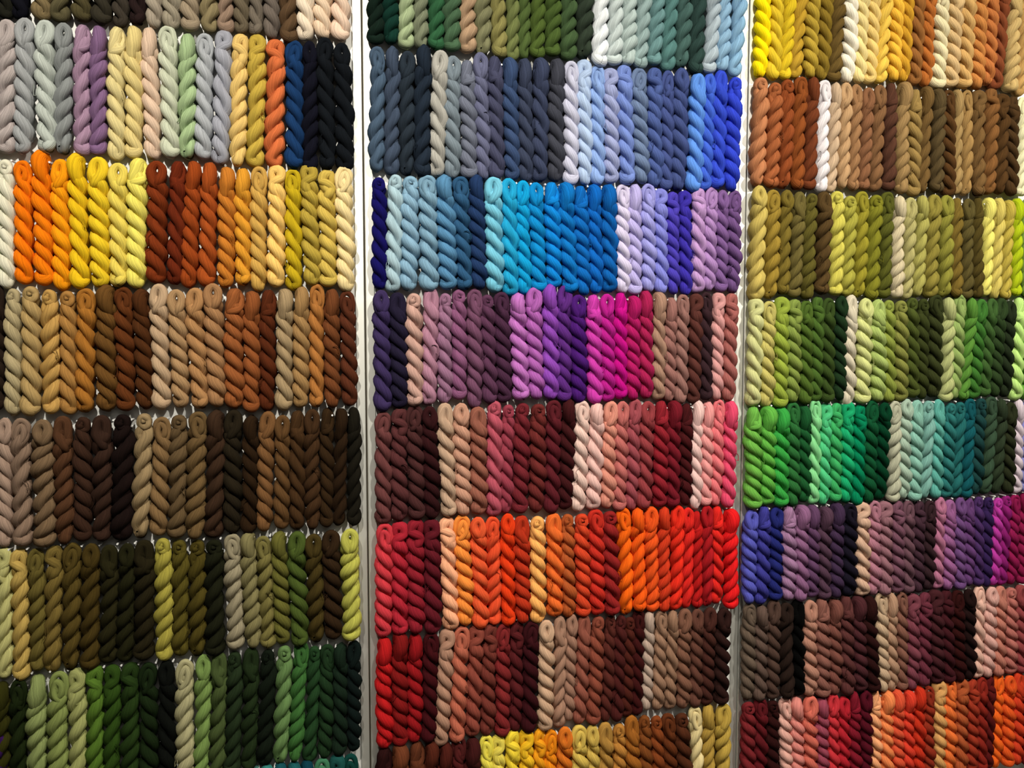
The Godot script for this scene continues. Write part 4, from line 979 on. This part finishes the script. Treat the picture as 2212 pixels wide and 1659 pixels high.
			[0.1233, 0.5456, 0.1186, 0.2694, 0.0416, 0.414, 0.228, 0.144, "S", ""],
			[0.1626, 0.5421, 0.1571, 0.2693, 0.0385, 0.351, 0.182, 0.120, "S", ""],
			[0.1978, 0.5402, 0.1915, 0.2663, 0.0355, 0.317, 0.140, 0.105, "S", ""],
			[0.2322, 0.5338, 0.2250, 0.2647, 0.0362, 0.301, 0.131, 0.087, "S", ""],
			[0.2636, 0.5438, 0.2555, 0.2659, 0.0356, 0.311, 0.128, 0.113, "S", ""],
			[0.2985, 0.5374, 0.2907, 0.2664, 0.0391, 0.247, 0.085, 0.099, "S", ""],
			[0.3304, 0.5383, 0.3320, 0.2637, 0.0347, 0.912, 0.857, 0.327, "S", ""],
			[0.3601, 0.5325, 0.3644, 0.2612, 0.0331, 0.894, 0.821, 0.352, "S", ""],
			[0.3948, 0.5436, 0.3970, 0.2622, 0.0374, 0.918, 0.804, 0.233, "S", ""],
			[0.4297, 0.5396, 0.4323, 0.2629, 0.0371, 0.922, 0.727, 0.152, "S", ""],
			[0.4637, 0.5380, 0.4678, 0.2600, 0.0321, 0.905, 0.605, 0.112, "S", ""],
			[0.4932, 0.5322, 0.4940, 0.2597, 0.0346, 0.891, 0.524, 0.091, "S", ""],
			[0.5277, 0.5389, 0.5277, 0.2608, 0.0394, 0.805, 0.431, 0.134, "S", ""],
			[0.5637, 0.5383, 0.5688, 0.2584, 0.0417, 0.801, 0.688, 0.332, "S", ""],
			[0.5989, 0.5355, 0.6080, 0.2550, 0.0360, 0.775, 0.655, 0.323, "S", ""],
			[0.6330, 0.5388, 0.6400, 0.2564, 0.0396, 0.650, 0.488, 0.235, "S", ""],
			[0.6699, 0.5346, 0.6798, 0.2543, 0.0371, 0.677, 0.465, 0.207, "S", ""],
			[0.7032, 0.5490, 0.7148, 0.2578, 0.0388, 0.595, 0.359, 0.142, "S", ""],
			[0.7369, 0.5489, 0.7527, 0.2585, 0.0369, 0.457, 0.258, 0.116, "S", ""],
			[0.7709, 0.5451, 0.7858, 0.2575, 0.0345, 0.487, 0.249, 0.121, "S", ""],
			[0.8014, 0.5417, 0.8192, 0.2577, 0.0375, 0.367, 0.188, 0.093, "S", ""],
			[0.8383, 0.5462, 0.8579, 0.2584, 0.0406, 0.299, 0.161, 0.099, "S", ""],
			[0.8768, 0.5518, 0.8891, 0.2615, 0.0359, 0.866, 0.791, 0.583, "Z", ""],
			[0.9131, 0.5528, 0.9206, 0.2633, 0.0371, 0.651, 0.532, 0.241, "Z", ""],
			[0.9537, 0.5522, 0.9562, 0.2646, 0.0409, 0.692, 0.581, 0.266, "Z", ""],
		]],
		["topmost row of skeins on the last board", [
			[1.0381, 2.4069, 1.0272, 2.1482, 0.0376, 0.955, 0.848, 0.079, "S", ""],
			[1.0738, 2.4082, 1.0631, 2.1451, 0.0366, 0.793, 0.679, 0.172, "S", ""],
			[1.1097, 2.4096, 1.0967, 2.1453, 0.0343, 0.776, 0.664, 0.146, "Z", ""],
			[1.1420, 2.4106, 1.1264, 2.1531, 0.0342, 0.660, 0.528, 0.175, "Z", ""],
			[1.1733, 2.4115, 1.1657, 2.1548, 0.0374, 0.641, 0.539, 0.195, "S", ""],
			[1.2114, 2.4131, 1.2000, 2.1538, 0.0375, 0.476, 0.390, 0.150, "S", ""],
			[1.2484, 2.4145, 1.2321, 2.1492, 0.0378, 0.358, 0.279, 0.137, "Z", ""],
			[1.2818, 2.4155, 1.2723, 2.1508, 0.0398, 0.875, 0.843, 0.771, "S", ""],
			[1.3167, 2.4167, 1.3074, 2.1545, 0.0358, 0.831, 0.751, 0.511, "S", ""],
			[1.3493, 2.4176, 1.3401, 2.1533, 0.0353, 0.824, 0.705, 0.428, "S", ""],
			[1.3834, 2.4187, 1.3715, 2.1578, 0.0362, 0.811, 0.670, 0.285, "Z", ""],
			[1.4177, 2.4197, 1.4101, 2.1641, 0.0364, 0.843, 0.649, 0.222, "S", ""],
			[1.4496, 2.4205, 1.4420, 2.1664, 0.0334, 0.710, 0.529, 0.157, "S", ""],
			[1.4803, 2.4212, 1.4773, 2.1606, 0.0348, 0.514, 0.338, 0.179, "S", ""],
			[1.5140, 2.4222, 1.5099, 2.1605, 0.0342, 0.613, 0.354, 0.153, "S", ""],
			[1.5494, 2.4233, 1.5415, 2.1531, 0.0406, 0.797, 0.750, 0.604, "S", ""],
			[1.5893, 2.4248, 1.5815, 2.1583, 0.0422, 0.730, 0.615, 0.441, "S", ""],
			[1.6324, 2.4266, 1.6220, 2.1587, 0.0407, 0.709, 0.562, 0.348, "S", ""],
			[1.6687, 2.4277, 1.6629, 2.1603, 0.0403, 0.678, 0.443, 0.234, "S", ""],
			[1.7053, 2.4289, 1.6990, 2.1761, 0.0385, 0.648, 0.391, 0.216, "S", ""],
			[1.7407, 2.4299, 1.7276, 2.1659, 0.0368, 0.443, 0.239, 0.144, "S", ""],
			[1.7778, 2.4310, 1.7682, 2.1589, 0.0414, 0.680, 0.581, 0.381, "Z", ""],
			[1.8122, 2.4319, 1.8046, 2.1540, 0.0380, 0.657, 0.520, 0.312, "Z", ""],
		]],
		["second row of skeins on the last board", [
			[1.0297, 2.1506, 1.0265, 1.8806, 0.0404, 0.641, 0.419, 0.281, "Z", "cinnamon skein, first along the second row, last board"],
			[1.0684, 2.1398, 1.0627, 1.8763, 0.0411, 0.553, 0.312, 0.179, "Z", "cinnamon skein before a russet one, second along the second row, last board"],
			[1.1043, 2.1515, 1.0991, 1.8778, 0.0385, 0.473, 0.234, 0.112, "Z", "russet skein after a cinnamon one, third along the second row, last board"],
			[1.1420, 2.1554, 1.1333, 1.8758, 0.0383, 0.466, 0.243, 0.103, "Z", "chestnut skein after a russet one, fourth along the second row, last board"],
			[1.1761, 2.1567, 1.1690, 1.8749, 0.0375, 0.375, 0.186, 0.098, "Z", "reddish brown skein after a chestnut one, fifth along the second row, last board"],
			[1.2094, 2.1522, 1.2024, 1.8704, 0.0370, 0.803, 0.779, 0.796, "Z", "white skein after a reddish brown one, sixth along the second row, last board"],
			[1.2415, 2.1487, 1.2346, 1.8729, 0.0345, 0.673, 0.578, 0.478, "Z", "sand skein after a white one, seventh along the second row, last board"],
			[1.2696, 2.1506, 1.2721, 1.8839, 0.0350, 0.638, 0.512, 0.374, "Z", ""],
			[1.3007, 2.1517, 1.3008, 1.8803, 0.0339, 0.525, 0.385, 0.269, "Z", ""],
			[1.3350, 2.1424, 1.3296, 1.8815, 0.0360, 0.449, 0.309, 0.209, "Z", ""],
			[1.3689, 2.1541, 1.3641, 1.8805, 0.0372, 0.425, 0.301, 0.196, "Z", "mid brown skein before a chocolate brown one, eleventh along the second row, last board"],
			[1.4033, 2.1589, 1.4003, 1.8820, 0.0388, 0.277, 0.169, 0.124, "Z", "chocolate brown skein after a mid brown one, twelfth along the second row, last board"],
			[1.4407, 2.1651, 1.4383, 1.8763, 0.0393, 0.520, 0.418, 0.270, "Z", "tan skein after a chocolate brown one, thirteenth along the second row, last board"],
			[1.4778, 2.1487, 1.4781, 1.8719, 0.0371, 0.502, 0.410, 0.233, "S", "camel skein after a tan one, fourteenth along the second row, last board"],
			[1.5099, 2.1593, 1.5119, 1.8829, 0.0352, 0.371, 0.279, 0.165, "Z", ""],
			[1.5414, 2.1555, 1.5506, 1.8845, 0.0415, 0.281, 0.229, 0.139, "Z", "dark olive skein after a mid brown one, sixteenth along the second row, last board"],
			[1.5788, 2.1533, 1.5930, 1.8752, 0.0358, 0.280, 0.187, 0.107, "S", ""],
			[1.6089, 2.1602, 1.6189, 1.8836, 0.0309, 0.549, 0.450, 0.287, "Z", ""],
			[1.6381, 2.1585, 1.6483, 1.8823, 0.0323, 0.552, 0.435, 0.261, "Z", ""],
			[1.6717, 2.1584, 1.6809, 1.8811, 0.0390, 0.386, 0.287, 0.164, "Z", "mid brown skein after a camel one, twentieth along the second row, last board"],
			[1.7098, 2.1659, 1.7163, 1.8875, 0.0412, 0.422, 0.283, 0.150, "Z", "mid brown skein before a chocolate brown one, twenty-first along the second row, last board"],
			[1.7460, 2.1537, 1.7538, 1.8890, 0.0401, 0.272, 0.191, 0.106, "Z", ""],
			[1.7822, 2.1500, 1.7901, 1.8879, 0.0368, 0.246, 0.178, 0.103, "S", ""],
			[1.8169, 2.1499, 1.8222, 1.8854, 0.0352, 0.817, 0.800, 0.656, "Z", ""],
		]],
		["third row of skeins on the last board", [
			[1.0291, 1.8795, 1.0287, 1.5943, 0.0411, 0.670, 0.597, 0.317, "Z", "ochre skein, first along the third row, last board"],
			[1.0694, 1.8708, 1.0663, 1.5994, 0.0406, 0.515, 0.428, 0.164, "Z", "ochre skein before an olive one, second along the third row, last board"],
			[1.1084, 1.8724, 1.1002, 1.6115, 0.0373, 0.390, 0.335, 0.128, "Z", "olive skein after an ochre one, third along the third row, last board"],
			[1.1466, 1.8705, 1.1322, 1.6013, 0.0374, 0.353, 0.316, 0.162, "Z", "dull khaki skein after an olive one, fourth along the third row, last board"],
			[1.1797, 1.8718, 1.1682, 1.5981, 0.0386, 0.306, 0.282, 0.110, "Z", "olive skein after a dull khaki one, fifth along the third row, last board"],
			[1.2131, 1.8732, 1.2122, 1.6117, 0.0432, 0.270, 0.203, 0.104, "Z", "chocolate brown skein after an olive one, sixth along the third row, last board"],
			[1.2492, 1.8794, 1.2516, 1.6086, 0.0430, 0.678, 0.647, 0.287, "Z", "primrose skein after a chocolate brown one, seventh along the third row, last board"],
			[1.2902, 1.8704, 1.2872, 1.6078, 0.0401, 0.547, 0.530, 0.214, "Z", "chartreuse skein after a primrose one, eighth along the third row, last board"],
			[1.3256, 1.8778, 1.3231, 1.6058, 0.0385, 0.495, 0.466, 0.143, "Z", "mustard skein after a chartreuse one, ninth along the third row, last board"],
			[1.3671, 1.8759, 1.3566, 1.6001, 0.0420, 0.408, 0.404, 0.112, "Z", "moss green skein after a mustard one, tenth along the third row, last board"],
			[1.4017, 1.8797, 1.3957, 1.6029, 0.0390, 0.281, 0.290, 0.097, "Z", "olive green skein after a moss green one, eleventh along the third row, last board"],
			[1.4371, 1.8703, 1.4338, 1.6034, 0.0385, 0.693, 0.645, 0.530, "Z", "pale cream skein after an olive green one, twelfth along the third row, last board"],
			[1.4711, 1.8680, 1.4708, 1.6013, 0.0361, 0.584, 0.557, 0.361, "Z", ""],
			[1.5065, 1.8742, 1.5050, 1.6078, 0.0377, 0.563, 0.544, 0.294, "Z", ""],
			[1.5408, 1.8780, 1.5426, 1.6058, 0.0408, 0.469, 0.432, 0.188, "Z", "khaki skein before a moss green one, fifteenth along the third row, last board"],
			[1.5782, 1.8807, 1.5848, 1.6087, 0.0417, 0.464, 0.453, 0.182, "Z", "moss green skein after a khaki one, sixteenth along the third row, last board"],
			[1.6164, 1.8736, 1.6215, 1.6091, 0.0374, 0.400, 0.332, 0.150, "Z", ""],
			[1.6501, 1.8750, 1.6557, 1.6032, 0.0371, 0.297, 0.263, 0.140, "Z", ""],
			[1.6840, 1.8788, 1.6914, 1.6061, 0.0343, 0.267, 0.222, 0.092, "Z", ""],
			[1.7167, 1.8788, 1.7226, 1.6128, 0.0348, 0.795, 0.760, 0.395, "Z", ""],
			[1.7527, 1.8802, 1.7548, 1.6043, 0.0334, 0.715, 0.653, 0.339, "Z", ""],
			[1.7816, 1.8751, 1.7867, 1.6046, 0.0336, 0.638, 0.575, 0.246, "Z", ""],
			[1.8117, 1.8813, 1.8215, 1.6139, 0.0338, 0.604, 0.671, 0.106, "Z", ""],
			[1.8454, 1.8801, 1.8540, 1.6117, 0.0340, 0.429, 0.542, 0.231, "Z", ""],
		]],
		["fourth row of skeins on the last board", [
			[1.0286, 1.5978, 1.0278, 1.3254, 0.0382, 0.712, 0.715, 0.497, "S", "pale yellow skein, first along the fourth row, last board"],
			[1.0652, 1.5912, 1.0633, 1.3223, 0.0379, 0.664, 0.628, 0.355, "S", "pale yellow skein before a chartreuse one, second along the fourth row, last board"],
			[1.1004, 1.6021, 1.1004, 1.3203, 0.0395, 0.506, 0.573, 0.214, "S", "chartreuse skein after a pale yellow one, third along the fourth row, last board"],
			[1.1362, 1.5978, 1.1375, 1.3316, 0.0394, 0.435, 0.499, 0.233, "S", "moss green skein after a chartreuse one, fourth along the fourth row, last board"],
			[1.1710, 1.5946, 1.1752, 1.3285, 0.0379, 0.255, 0.342, 0.124, "S", "olive green skein after a moss green one, fifth along the fourth row, last board"],
			[1.2043, 1.6056, 1.2062, 1.3327, 0.0348, 0.248, 0.343, 0.135, "S", ""],
			[1.2355, 1.6012, 1.2376, 1.3309, 0.0376, 0.181, 0.250, 0.098, "S", "forest green skein after an olive green one, seventh along the fourth row, last board"],
			[1.2721, 1.6076, 1.2746, 1.3363, 0.0365, 0.108, 0.179, 0.092, "S", ""],
			[1.3036, 1.6116, 1.2999, 1.3199, 0.0367, 0.732, 0.697, 0.617, "S", "beige skein after a dark green one, ninth along the fourth row, last board"],
			[1.3426, 1.6024, 1.3415, 1.3265, 0.0413, 0.702, 0.720, 0.470, "S", "pale yellow skein after a beige one, tenth along the fourth row, last board"],
			[1.3789, 1.6003, 1.3893, 1.3293, 0.0438, 0.561, 0.628, 0.354, "S", "chartreuse skein after a pale yellow one, eleventh along the fourth row, last board"],
			[1.4140, 1.6031, 1.4247, 1.3299, 0.0373, 0.462, 0.510, 0.229, "S", ""],
			[1.4508, 1.6035, 1.4605, 1.3292, 0.0397, 0.434, 0.446, 0.216, "S", "moss green skein before a dark olive one, thirteenth along the fourth row, last board"],
			[1.4862, 1.6101, 1.4961, 1.3398, 0.0377, 0.244, 0.278, 0.131, "S", ""],
			[1.5222, 1.6092, 1.5268, 1.3343, 0.0358, 0.191, 0.217, 0.089, "S", ""],
			[1.5583, 1.6134, 1.5632, 1.3387, 0.0413, 0.169, 0.191, 0.086, "S", "dark olive skein before a khaki one, sixteenth along the fourth row, last board"],
			[1.5980, 1.6064, 1.5990, 1.3254, 0.0405, 0.603, 0.626, 0.420, "Z", "khaki skein after a dark olive one, seventeenth along the fourth row, last board"],
			[1.6374, 1.6155, 1.6284, 1.3325, 0.0373, 0.499, 0.584, 0.338, "S", ""],
			[1.6750, 1.6060, 1.6584, 1.3294, 0.0361, 0.300, 0.467, 0.185, "Z", ""],
			[1.7050, 1.6038, 1.6913, 1.3313, 0.0367, 0.217, 0.391, 0.163, "S", ""],
			[1.7409, 1.6092, 1.7242, 1.3384, 0.0354, 0.211, 0.322, 0.160, "S", ""],
			[1.7713, 1.6070, 1.7609, 1.3365, 0.0360, 0.163, 0.227, 0.128, "S", ""],
			[1.8005, 1.6035, 1.7978, 1.3346, 0.0353, 0.122, 0.155, 0.105, "S", ""],
			[1.8309, 1.6102, 1.8322, 1.3262, 0.0380, 0.678, 0.820, 0.472, "S", ""],
			[1.8682, 1.6068, 1.8663, 1.3282, 0.0397, 0.364, 0.567, 0.229, "S", ""],
		]],
		["fifth row of skeins on the last board", [
			[1.0253, 1.3230, 1.0294, 1.0614, 0.0434, 0.367, 0.602, 0.247, "S", "apple green skein before a grass green one, first along the fifth row, last board"],
			[1.0659, 1.3258, 1.0676, 1.0680, 0.0424, 0.326, 0.600, 0.236, "S", "grass green skein after an apple green one, second along the fifth row, last board"],
			[1.1057, 1.3214, 1.1064, 1.0637, 0.0423, 0.186, 0.551, 0.231, "S", "bright green skein after a grass green one, third along the fifth row, last board"],
			[1.1388, 1.3316, 1.1454, 1.0618, 0.0384, 0.144, 0.363, 0.179, "S", "forest green skein after a bright green one, fourth along the fifth row, last board"],
			[1.1726, 1.3249, 1.1792, 1.0688, 0.0357, 0.103, 0.297, 0.159, "S", ""],
			[1.2061, 1.3376, 1.2080, 1.0625, 0.0330, 0.484, 0.776, 0.530, "S", ""],
			[1.2391, 1.3260, 1.2383, 1.0598, 0.0322, 0.283, 0.693, 0.464, "S", ""],
			[1.2679, 1.3279, 1.2713, 1.0668, 0.0330, 0.213, 0.591, 0.340, "S", ""],
			[1.3010, 1.3310, 1.3035, 1.0628, 0.0361, 0.097, 0.581, 0.382, "S", ""],
			[1.3375, 1.3217, 1.3373, 1.0562, 0.0360, 0.039, 0.444, 0.301, "S", ""],
			[1.3737, 1.3321, 1.3697, 1.0597, 0.0389, 0.039, 0.270, 0.155, "S", "forest green skein after an emerald one, eleventh along the fifth row, last board"],
			[1.4106, 1.3264, 1.4037, 1.0643, 0.0391, 0.039, 0.206, 0.117, "S", ""],
			[1.4433, 1.3295, 1.4441, 1.0574, 0.0388, 0.623, 0.628, 0.547, "Z", ""],
			[1.4775, 1.3352, 1.4786, 1.0646, 0.0375, 0.578, 0.661, 0.596, "S", ""],
			[1.5124, 1.3320, 1.5123, 1.0579, 0.0381, 0.469, 0.648, 0.595, "S", ""],
			[1.5472, 1.3339, 1.5474, 1.0614, 0.0375, 0.420, 0.592, 0.558, "Z", ""],
			[1.5825, 1.3333, 1.5813, 1.0637, 0.0357, 0.326, 0.602, 0.564, "S", ""],
			[1.6197, 1.3263, 1.6141, 1.0609, 0.0369, 0.160, 0.400, 0.393, "S", ""],
			[1.6509, 1.3295, 1.6457, 1.0581, 0.0352, 0.129, 0.350, 0.346, "Z", ""],
			[1.6823, 1.3315, 1.6788, 1.0578, 0.0356, 0.077, 0.300, 0.326, "Z", ""],
			[1.7182, 1.3385, 1.7103, 1.0668, 0.0361, 0.097, 0.222, 0.224, "S", ""],
			[1.7502, 1.3367, 1.7440, 1.0652, 0.0375, 0.181, 0.268, 0.199, "Z", ""],
			[1.7826, 1.3297, 1.7826, 1.0635, 0.0360, 0.153, 0.203, 0.150, "Z", ""],
			[1.8140, 1.3188, 1.8197, 1.0658, 0.0361, 0.134, 0.154, 0.110, "S", ""],
			[1.8446, 1.3273, 1.8511, 1.0617, 0.0312, 0.788, 0.728, 0.774, "S", ""],
			[1.8743, 1.3242, 1.8776, 1.0658, 0.0306, 0.475, 0.473, 0.706, "S", ""],
		]],
		["sixth row of skeins on the last board", [
			[1.0255, 1.0592, 1.0240, 0.8120, 0.0378, 0.307, 0.314, 0.654, "S", ""],
			[1.0624, 1.0646, 1.0587, 0.8056, 0.0397, 0.209, 0.203, 0.513, "S", "indigo skein, second along the sixth row, last board"],
			[1.0957, 1.0630, 1.0973, 0.8162, 0.0390, 0.130, 0.133, 0.388, "S", ""],
			[1.1320, 1.0612, 1.1380, 0.8118, 0.0415, 0.547, 0.405, 0.539, "S", "mauve skein after an indigo one, fourth along the sixth row, last board"],
			[1.1698, 1.0643, 1.1735, 0.8091, 0.0401, 0.489, 0.331, 0.470, "S", "dusty purple skein after a mauve one, fifth along the sixth row, last board"],
			[1.2039, 1.0614, 1.2078, 0.8128, 0.0375, 0.336, 0.225, 0.342, "S", ""],
			[1.2398, 1.0560, 1.2425, 0.8076, 0.0381, 0.287, 0.199, 0.265, "S", ""],
			[1.2755, 1.0642, 1.2788, 0.8074, 0.0398, 0.223, 0.163, 0.254, "S", ""],
			[1.3120, 1.0587, 1.3181, 0.8082, 0.0422, 0.073, 0.058, 0.111, "S", "near-black skein after an aubergine one, ninth along the sixth row, last board"],
			[1.3485, 1.0607, 1.3593, 0.8064, 0.0424, 0.752, 0.614, 0.531, "S", "rose beige skein after a near-black one, tenth along the sixth row, last board"],
			[1.3881, 1.0625, 1.3950, 0.8063, 0.0390, 0.615, 0.417, 0.476, "S", ""],
			[1.4211, 1.0585, 1.4296, 0.8062, 0.0399, 0.529, 0.370, 0.409, "S", ""],
			[1.4599, 1.0591, 1.4688, 0.8059, 0.0383, 0.414, 0.273, 0.336, "S", ""],
			[1.4963, 1.0574, 1.5025, 0.8047, 0.0355, 0.380, 0.262, 0.303, "S", ""],
			[1.5300, 1.0546, 1.5350, 0.8023, 0.0353, 0.241, 0.162, 0.198, "S", ""],
			[1.5639, 1.0542, 1.5690, 0.8062, 0.0359, 0.185, 0.128, 0.150, "S", ""],
			[1.5961, 1.0630, 1.5988, 0.8066, 0.0340, 0.660, 0.412, 0.529, "S", ""],
			[1.6278, 1.0551, 1.6336, 0.8015, 0.0369, 0.544, 0.335, 0.522, "S", ""],
			[1.6607, 1.0587, 1.6699, 0.8014, 0.0345, 0.396, 0.262, 0.460, "S", ""],
			[1.6926, 1.0559, 1.7032, 0.8082, 0.0325, 0.364, 0.224, 0.418, "S", ""],
			[1.7242, 1.0622, 1.7323, 0.8074, 0.0315, 0.277, 0.176, 0.359, "S", ""],
			[1.7565, 1.0608, 1.7588, 0.8015, 0.0326, 0.193, 0.123, 0.292, "S", ""],
			[1.7891, 1.0567, 1.7852, 0.8023, 0.0326, 0.671, 0.214, 0.584, "S", ""],
			[1.8167, 1.0633, 1.8117, 0.8017, 0.0326, 0.510, 0.111, 0.407, "S", ""],
			[1.8466, 1.0580, 1.8447, 0.8020, 0.0328, 0.514, 0.109, 0.283, "S", ""],
			[1.8763, 1.0606, 1.8762, 0.8024, 0.0331, 0.490, 0.106, 0.254, "S", ""],
		]],
		["seventh row of skeins on the last board", [
			[1.0267, 0.8093, 1.0265, 0.5544, 0.0368, 0.359, 0.307, 0.269, "S", ""],
			[1.0614, 0.8017, 1.0601, 0.5508, 0.0375, 0.340, 0.270, 0.249, "S", ""],
			[1.0947, 0.8152, 1.0980, 0.5468, 0.0375, 0.281, 0.206, 0.179, "S", "cocoa skein after a dark taupe one, third along the seventh row, last board"],
			[1.1286, 0.8088, 1.1375, 0.5501, 0.0409, 0.135, 0.089, 0.072, "Z", "black-brown skein after a cocoa one, fourth along the seventh row, last board"],
			[1.1626, 0.8100, 1.1760, 0.5486, 0.0374, 0.049, 0.047, 0.045, "S", ""],
			[1.1996, 0.8096, 1.2093, 0.5451, 0.0404, 0.643, 0.459, 0.395, "S", "rose beige skein after a near-black one, sixth along the seventh row, last board"],
			[1.2369, 0.8093, 1.2442, 0.5415, 0.0421, 0.486, 0.314, 0.279, "S", "cocoa skein after a rose beige one, seventh along the seventh row, last board"],
			[1.2746, 0.8052, 1.2836, 0.5412, 0.0390, 0.437, 0.266, 0.236, "S", ""],
			[1.3096, 0.8114, 1.3234, 0.5396, 0.0400, 0.324, 0.175, 0.173, "S", "cocoa skein, ninth along the seventh row, last board"],
			[1.3436, 0.8076, 1.3633, 0.5419, 0.0402, 0.270, 0.147, 0.152, "S", ""],
			[1.3779, 0.8063, 1.3994, 0.5407, 0.0411, 0.160, 0.074, 0.078, "S", ""],
			[1.4180, 0.8084, 1.4344, 0.5345, 0.0374, 0.726, 0.616, 0.514, "S", ""],
			[1.4513, 0.8072, 1.4652, 0.5313, 0.0339, 0.656, 0.515, 0.423, "S", ""],
			[1.4864, 0.8046, 1.4946, 0.5322, 0.0336, 0.480, 0.322, 0.275, "S", ""],
			[1.5189, 0.7983, 1.5258, 0.5290, 0.0388, 0.450, 0.234, 0.285, "S", ""],
			[1.5558, 0.7994, 1.5627, 0.5397, 0.0393, 0.378, 0.178, 0.221, "S", ""],
			[1.5899, 0.8034, 1.6048, 0.5394, 0.0405, 0.259, 0.116, 0.145, "S", ""],
			[1.6245, 0.8008, 1.6427, 0.5395, 0.0379, 0.244, 0.104, 0.116, "S", ""],
			[1.6609, 0.7982, 1.6793, 0.5385, 0.0392, 0.187, 0.075, 0.075, "S", ""],
			[1.6974, 0.7994, 1.7147, 0.5389, 0.0384, 0.123, 0.074, 0.071, "S", ""],
			[1.7355, 0.8046, 1.7409, 0.5403, 0.0354, 0.856, 0.677, 0.620, "S", ""],
			[1.7744, 0.8004, 1.7736, 0.5398, 0.0386, 0.801, 0.610, 0.576, "S", ""],
			[1.8055, 0.8008, 1.8095, 0.5430, 0.0377, 0.713, 0.453, 0.399, "S", ""],
			[1.8385, 0.7984, 1.8490, 0.5431, 0.0398, 0.668, 0.400, 0.370, "S", ""],
			[1.8732, 0.8000, 1.8839, 0.5451, 0.0381, 0.533, 0.250, 0.256, "S", ""],
			[1.9083, 0.7961, 1.9177, 0.5432, 0.0362, 0.381, 0.161, 0.161, "S", ""],
		]],
		["lowest row of skeins on the last board", [
			[1.0279, 0.5542, 1.0317, 0.2985, 0.0393, 0.439, 0.132, 0.162, "S", ""],
			[1.0627, 0.5543, 1.0669, 0.2988, 0.0383, 0.357, 0.093, 0.123, "S", ""],
			[1.0980, 0.5505, 1.1037, 0.2977, 0.0382, 0.170, 0.052, 0.056, "S", ""],
			[1.1348, 0.5479, 1.1436, 0.2962, 0.0367, 0.848, 0.643, 0.598, "S", ""],
			[1.1678, 0.5444, 1.1768, 0.2944, 0.0389, 0.821, 0.502, 0.473, "S", ""],
			[1.2065, 0.5454, 1.2159, 0.2930, 0.0413, 0.776, 0.395, 0.334, "S", ""],
			[1.2444, 0.5363, 1.2540, 0.2906, 0.0380, 0.572, 0.261, 0.333, "S", ""],
			[1.2779, 0.5430, 1.2880, 0.2900, 0.0347, 0.764, 0.197, 0.231, "S", ""],
			[1.3107, 0.5345, 1.3209, 0.2883, 0.0357, 0.685, 0.139, 0.192, "S", ""],
			[1.3447, 0.5412, 1.3553, 0.2890, 0.0361, 0.470, 0.109, 0.151, "S", ""],
			[1.3790, 0.5454, 1.3886, 0.2899, 0.0367, 0.306, 0.079, 0.111, "S", ""],
			[1.4109, 0.5421, 1.4207, 0.2883, 0.0337, 0.949, 0.657, 0.475, "S", ""],
			[1.4446, 0.5361, 1.4545, 0.2866, 0.0374, 0.923, 0.526, 0.311, "S", ""],
			[1.4783, 0.5352, 1.4886, 0.2848, 0.0384, 0.833, 0.320, 0.210, "S", ""],
			[1.5139, 0.5315, 1.5229, 0.2830, 0.0359, 0.841, 0.248, 0.175, "S", ""],
			[1.5478, 0.5386, 1.5574, 0.2812, 0.0371, 0.757, 0.196, 0.130, "S", ""],
			[1.5795, 0.5314, 1.5892, 0.2798, 0.0357, 0.553, 0.188, 0.122, "S", ""],
			[1.6136, 0.5451, 1.6211, 0.2784, 0.0382, 0.832, 0.621, 0.382, "S", ""],
			[1.6485, 0.5456, 1.6564, 0.2766, 0.0381, 0.889, 0.441, 0.217, "S", ""],
			[1.6853, 0.5432, 1.6934, 0.2745, 0.0396, 0.667, 0.329, 0.184, "S", ""],
			[1.7225, 0.5368, 1.7308, 0.2725, 0.0378, 0.603, 0.214, 0.138, "S", ""],
			[1.7565, 0.5401, 1.7637, 0.2696, 0.0346, 0.539, 0.157, 0.130, "S", ""],
			[1.7846, 0.5387, 1.7905, 0.2676, 0.0323, 0.347, 0.101, 0.106, "S", ""],
			[1.8140, 0.5479, 1.8158, 0.2685, 0.0332, 0.955, 0.407, 0.143, "S", ""],
			[1.8477, 0.5378, 1.8523, 0.2707, 0.0375, 0.876, 0.344, 0.147, "S", ""],
			[1.8807, 0.5455, 1.8892, 0.2702, 0.0366, 0.795, 0.249, 0.143, "S", ""],
			[1.9154, 0.5243, 1.9233, 0.2645, 0.0355, 0.466, 0.094, 0.087, "S", ""],
		]],
	]
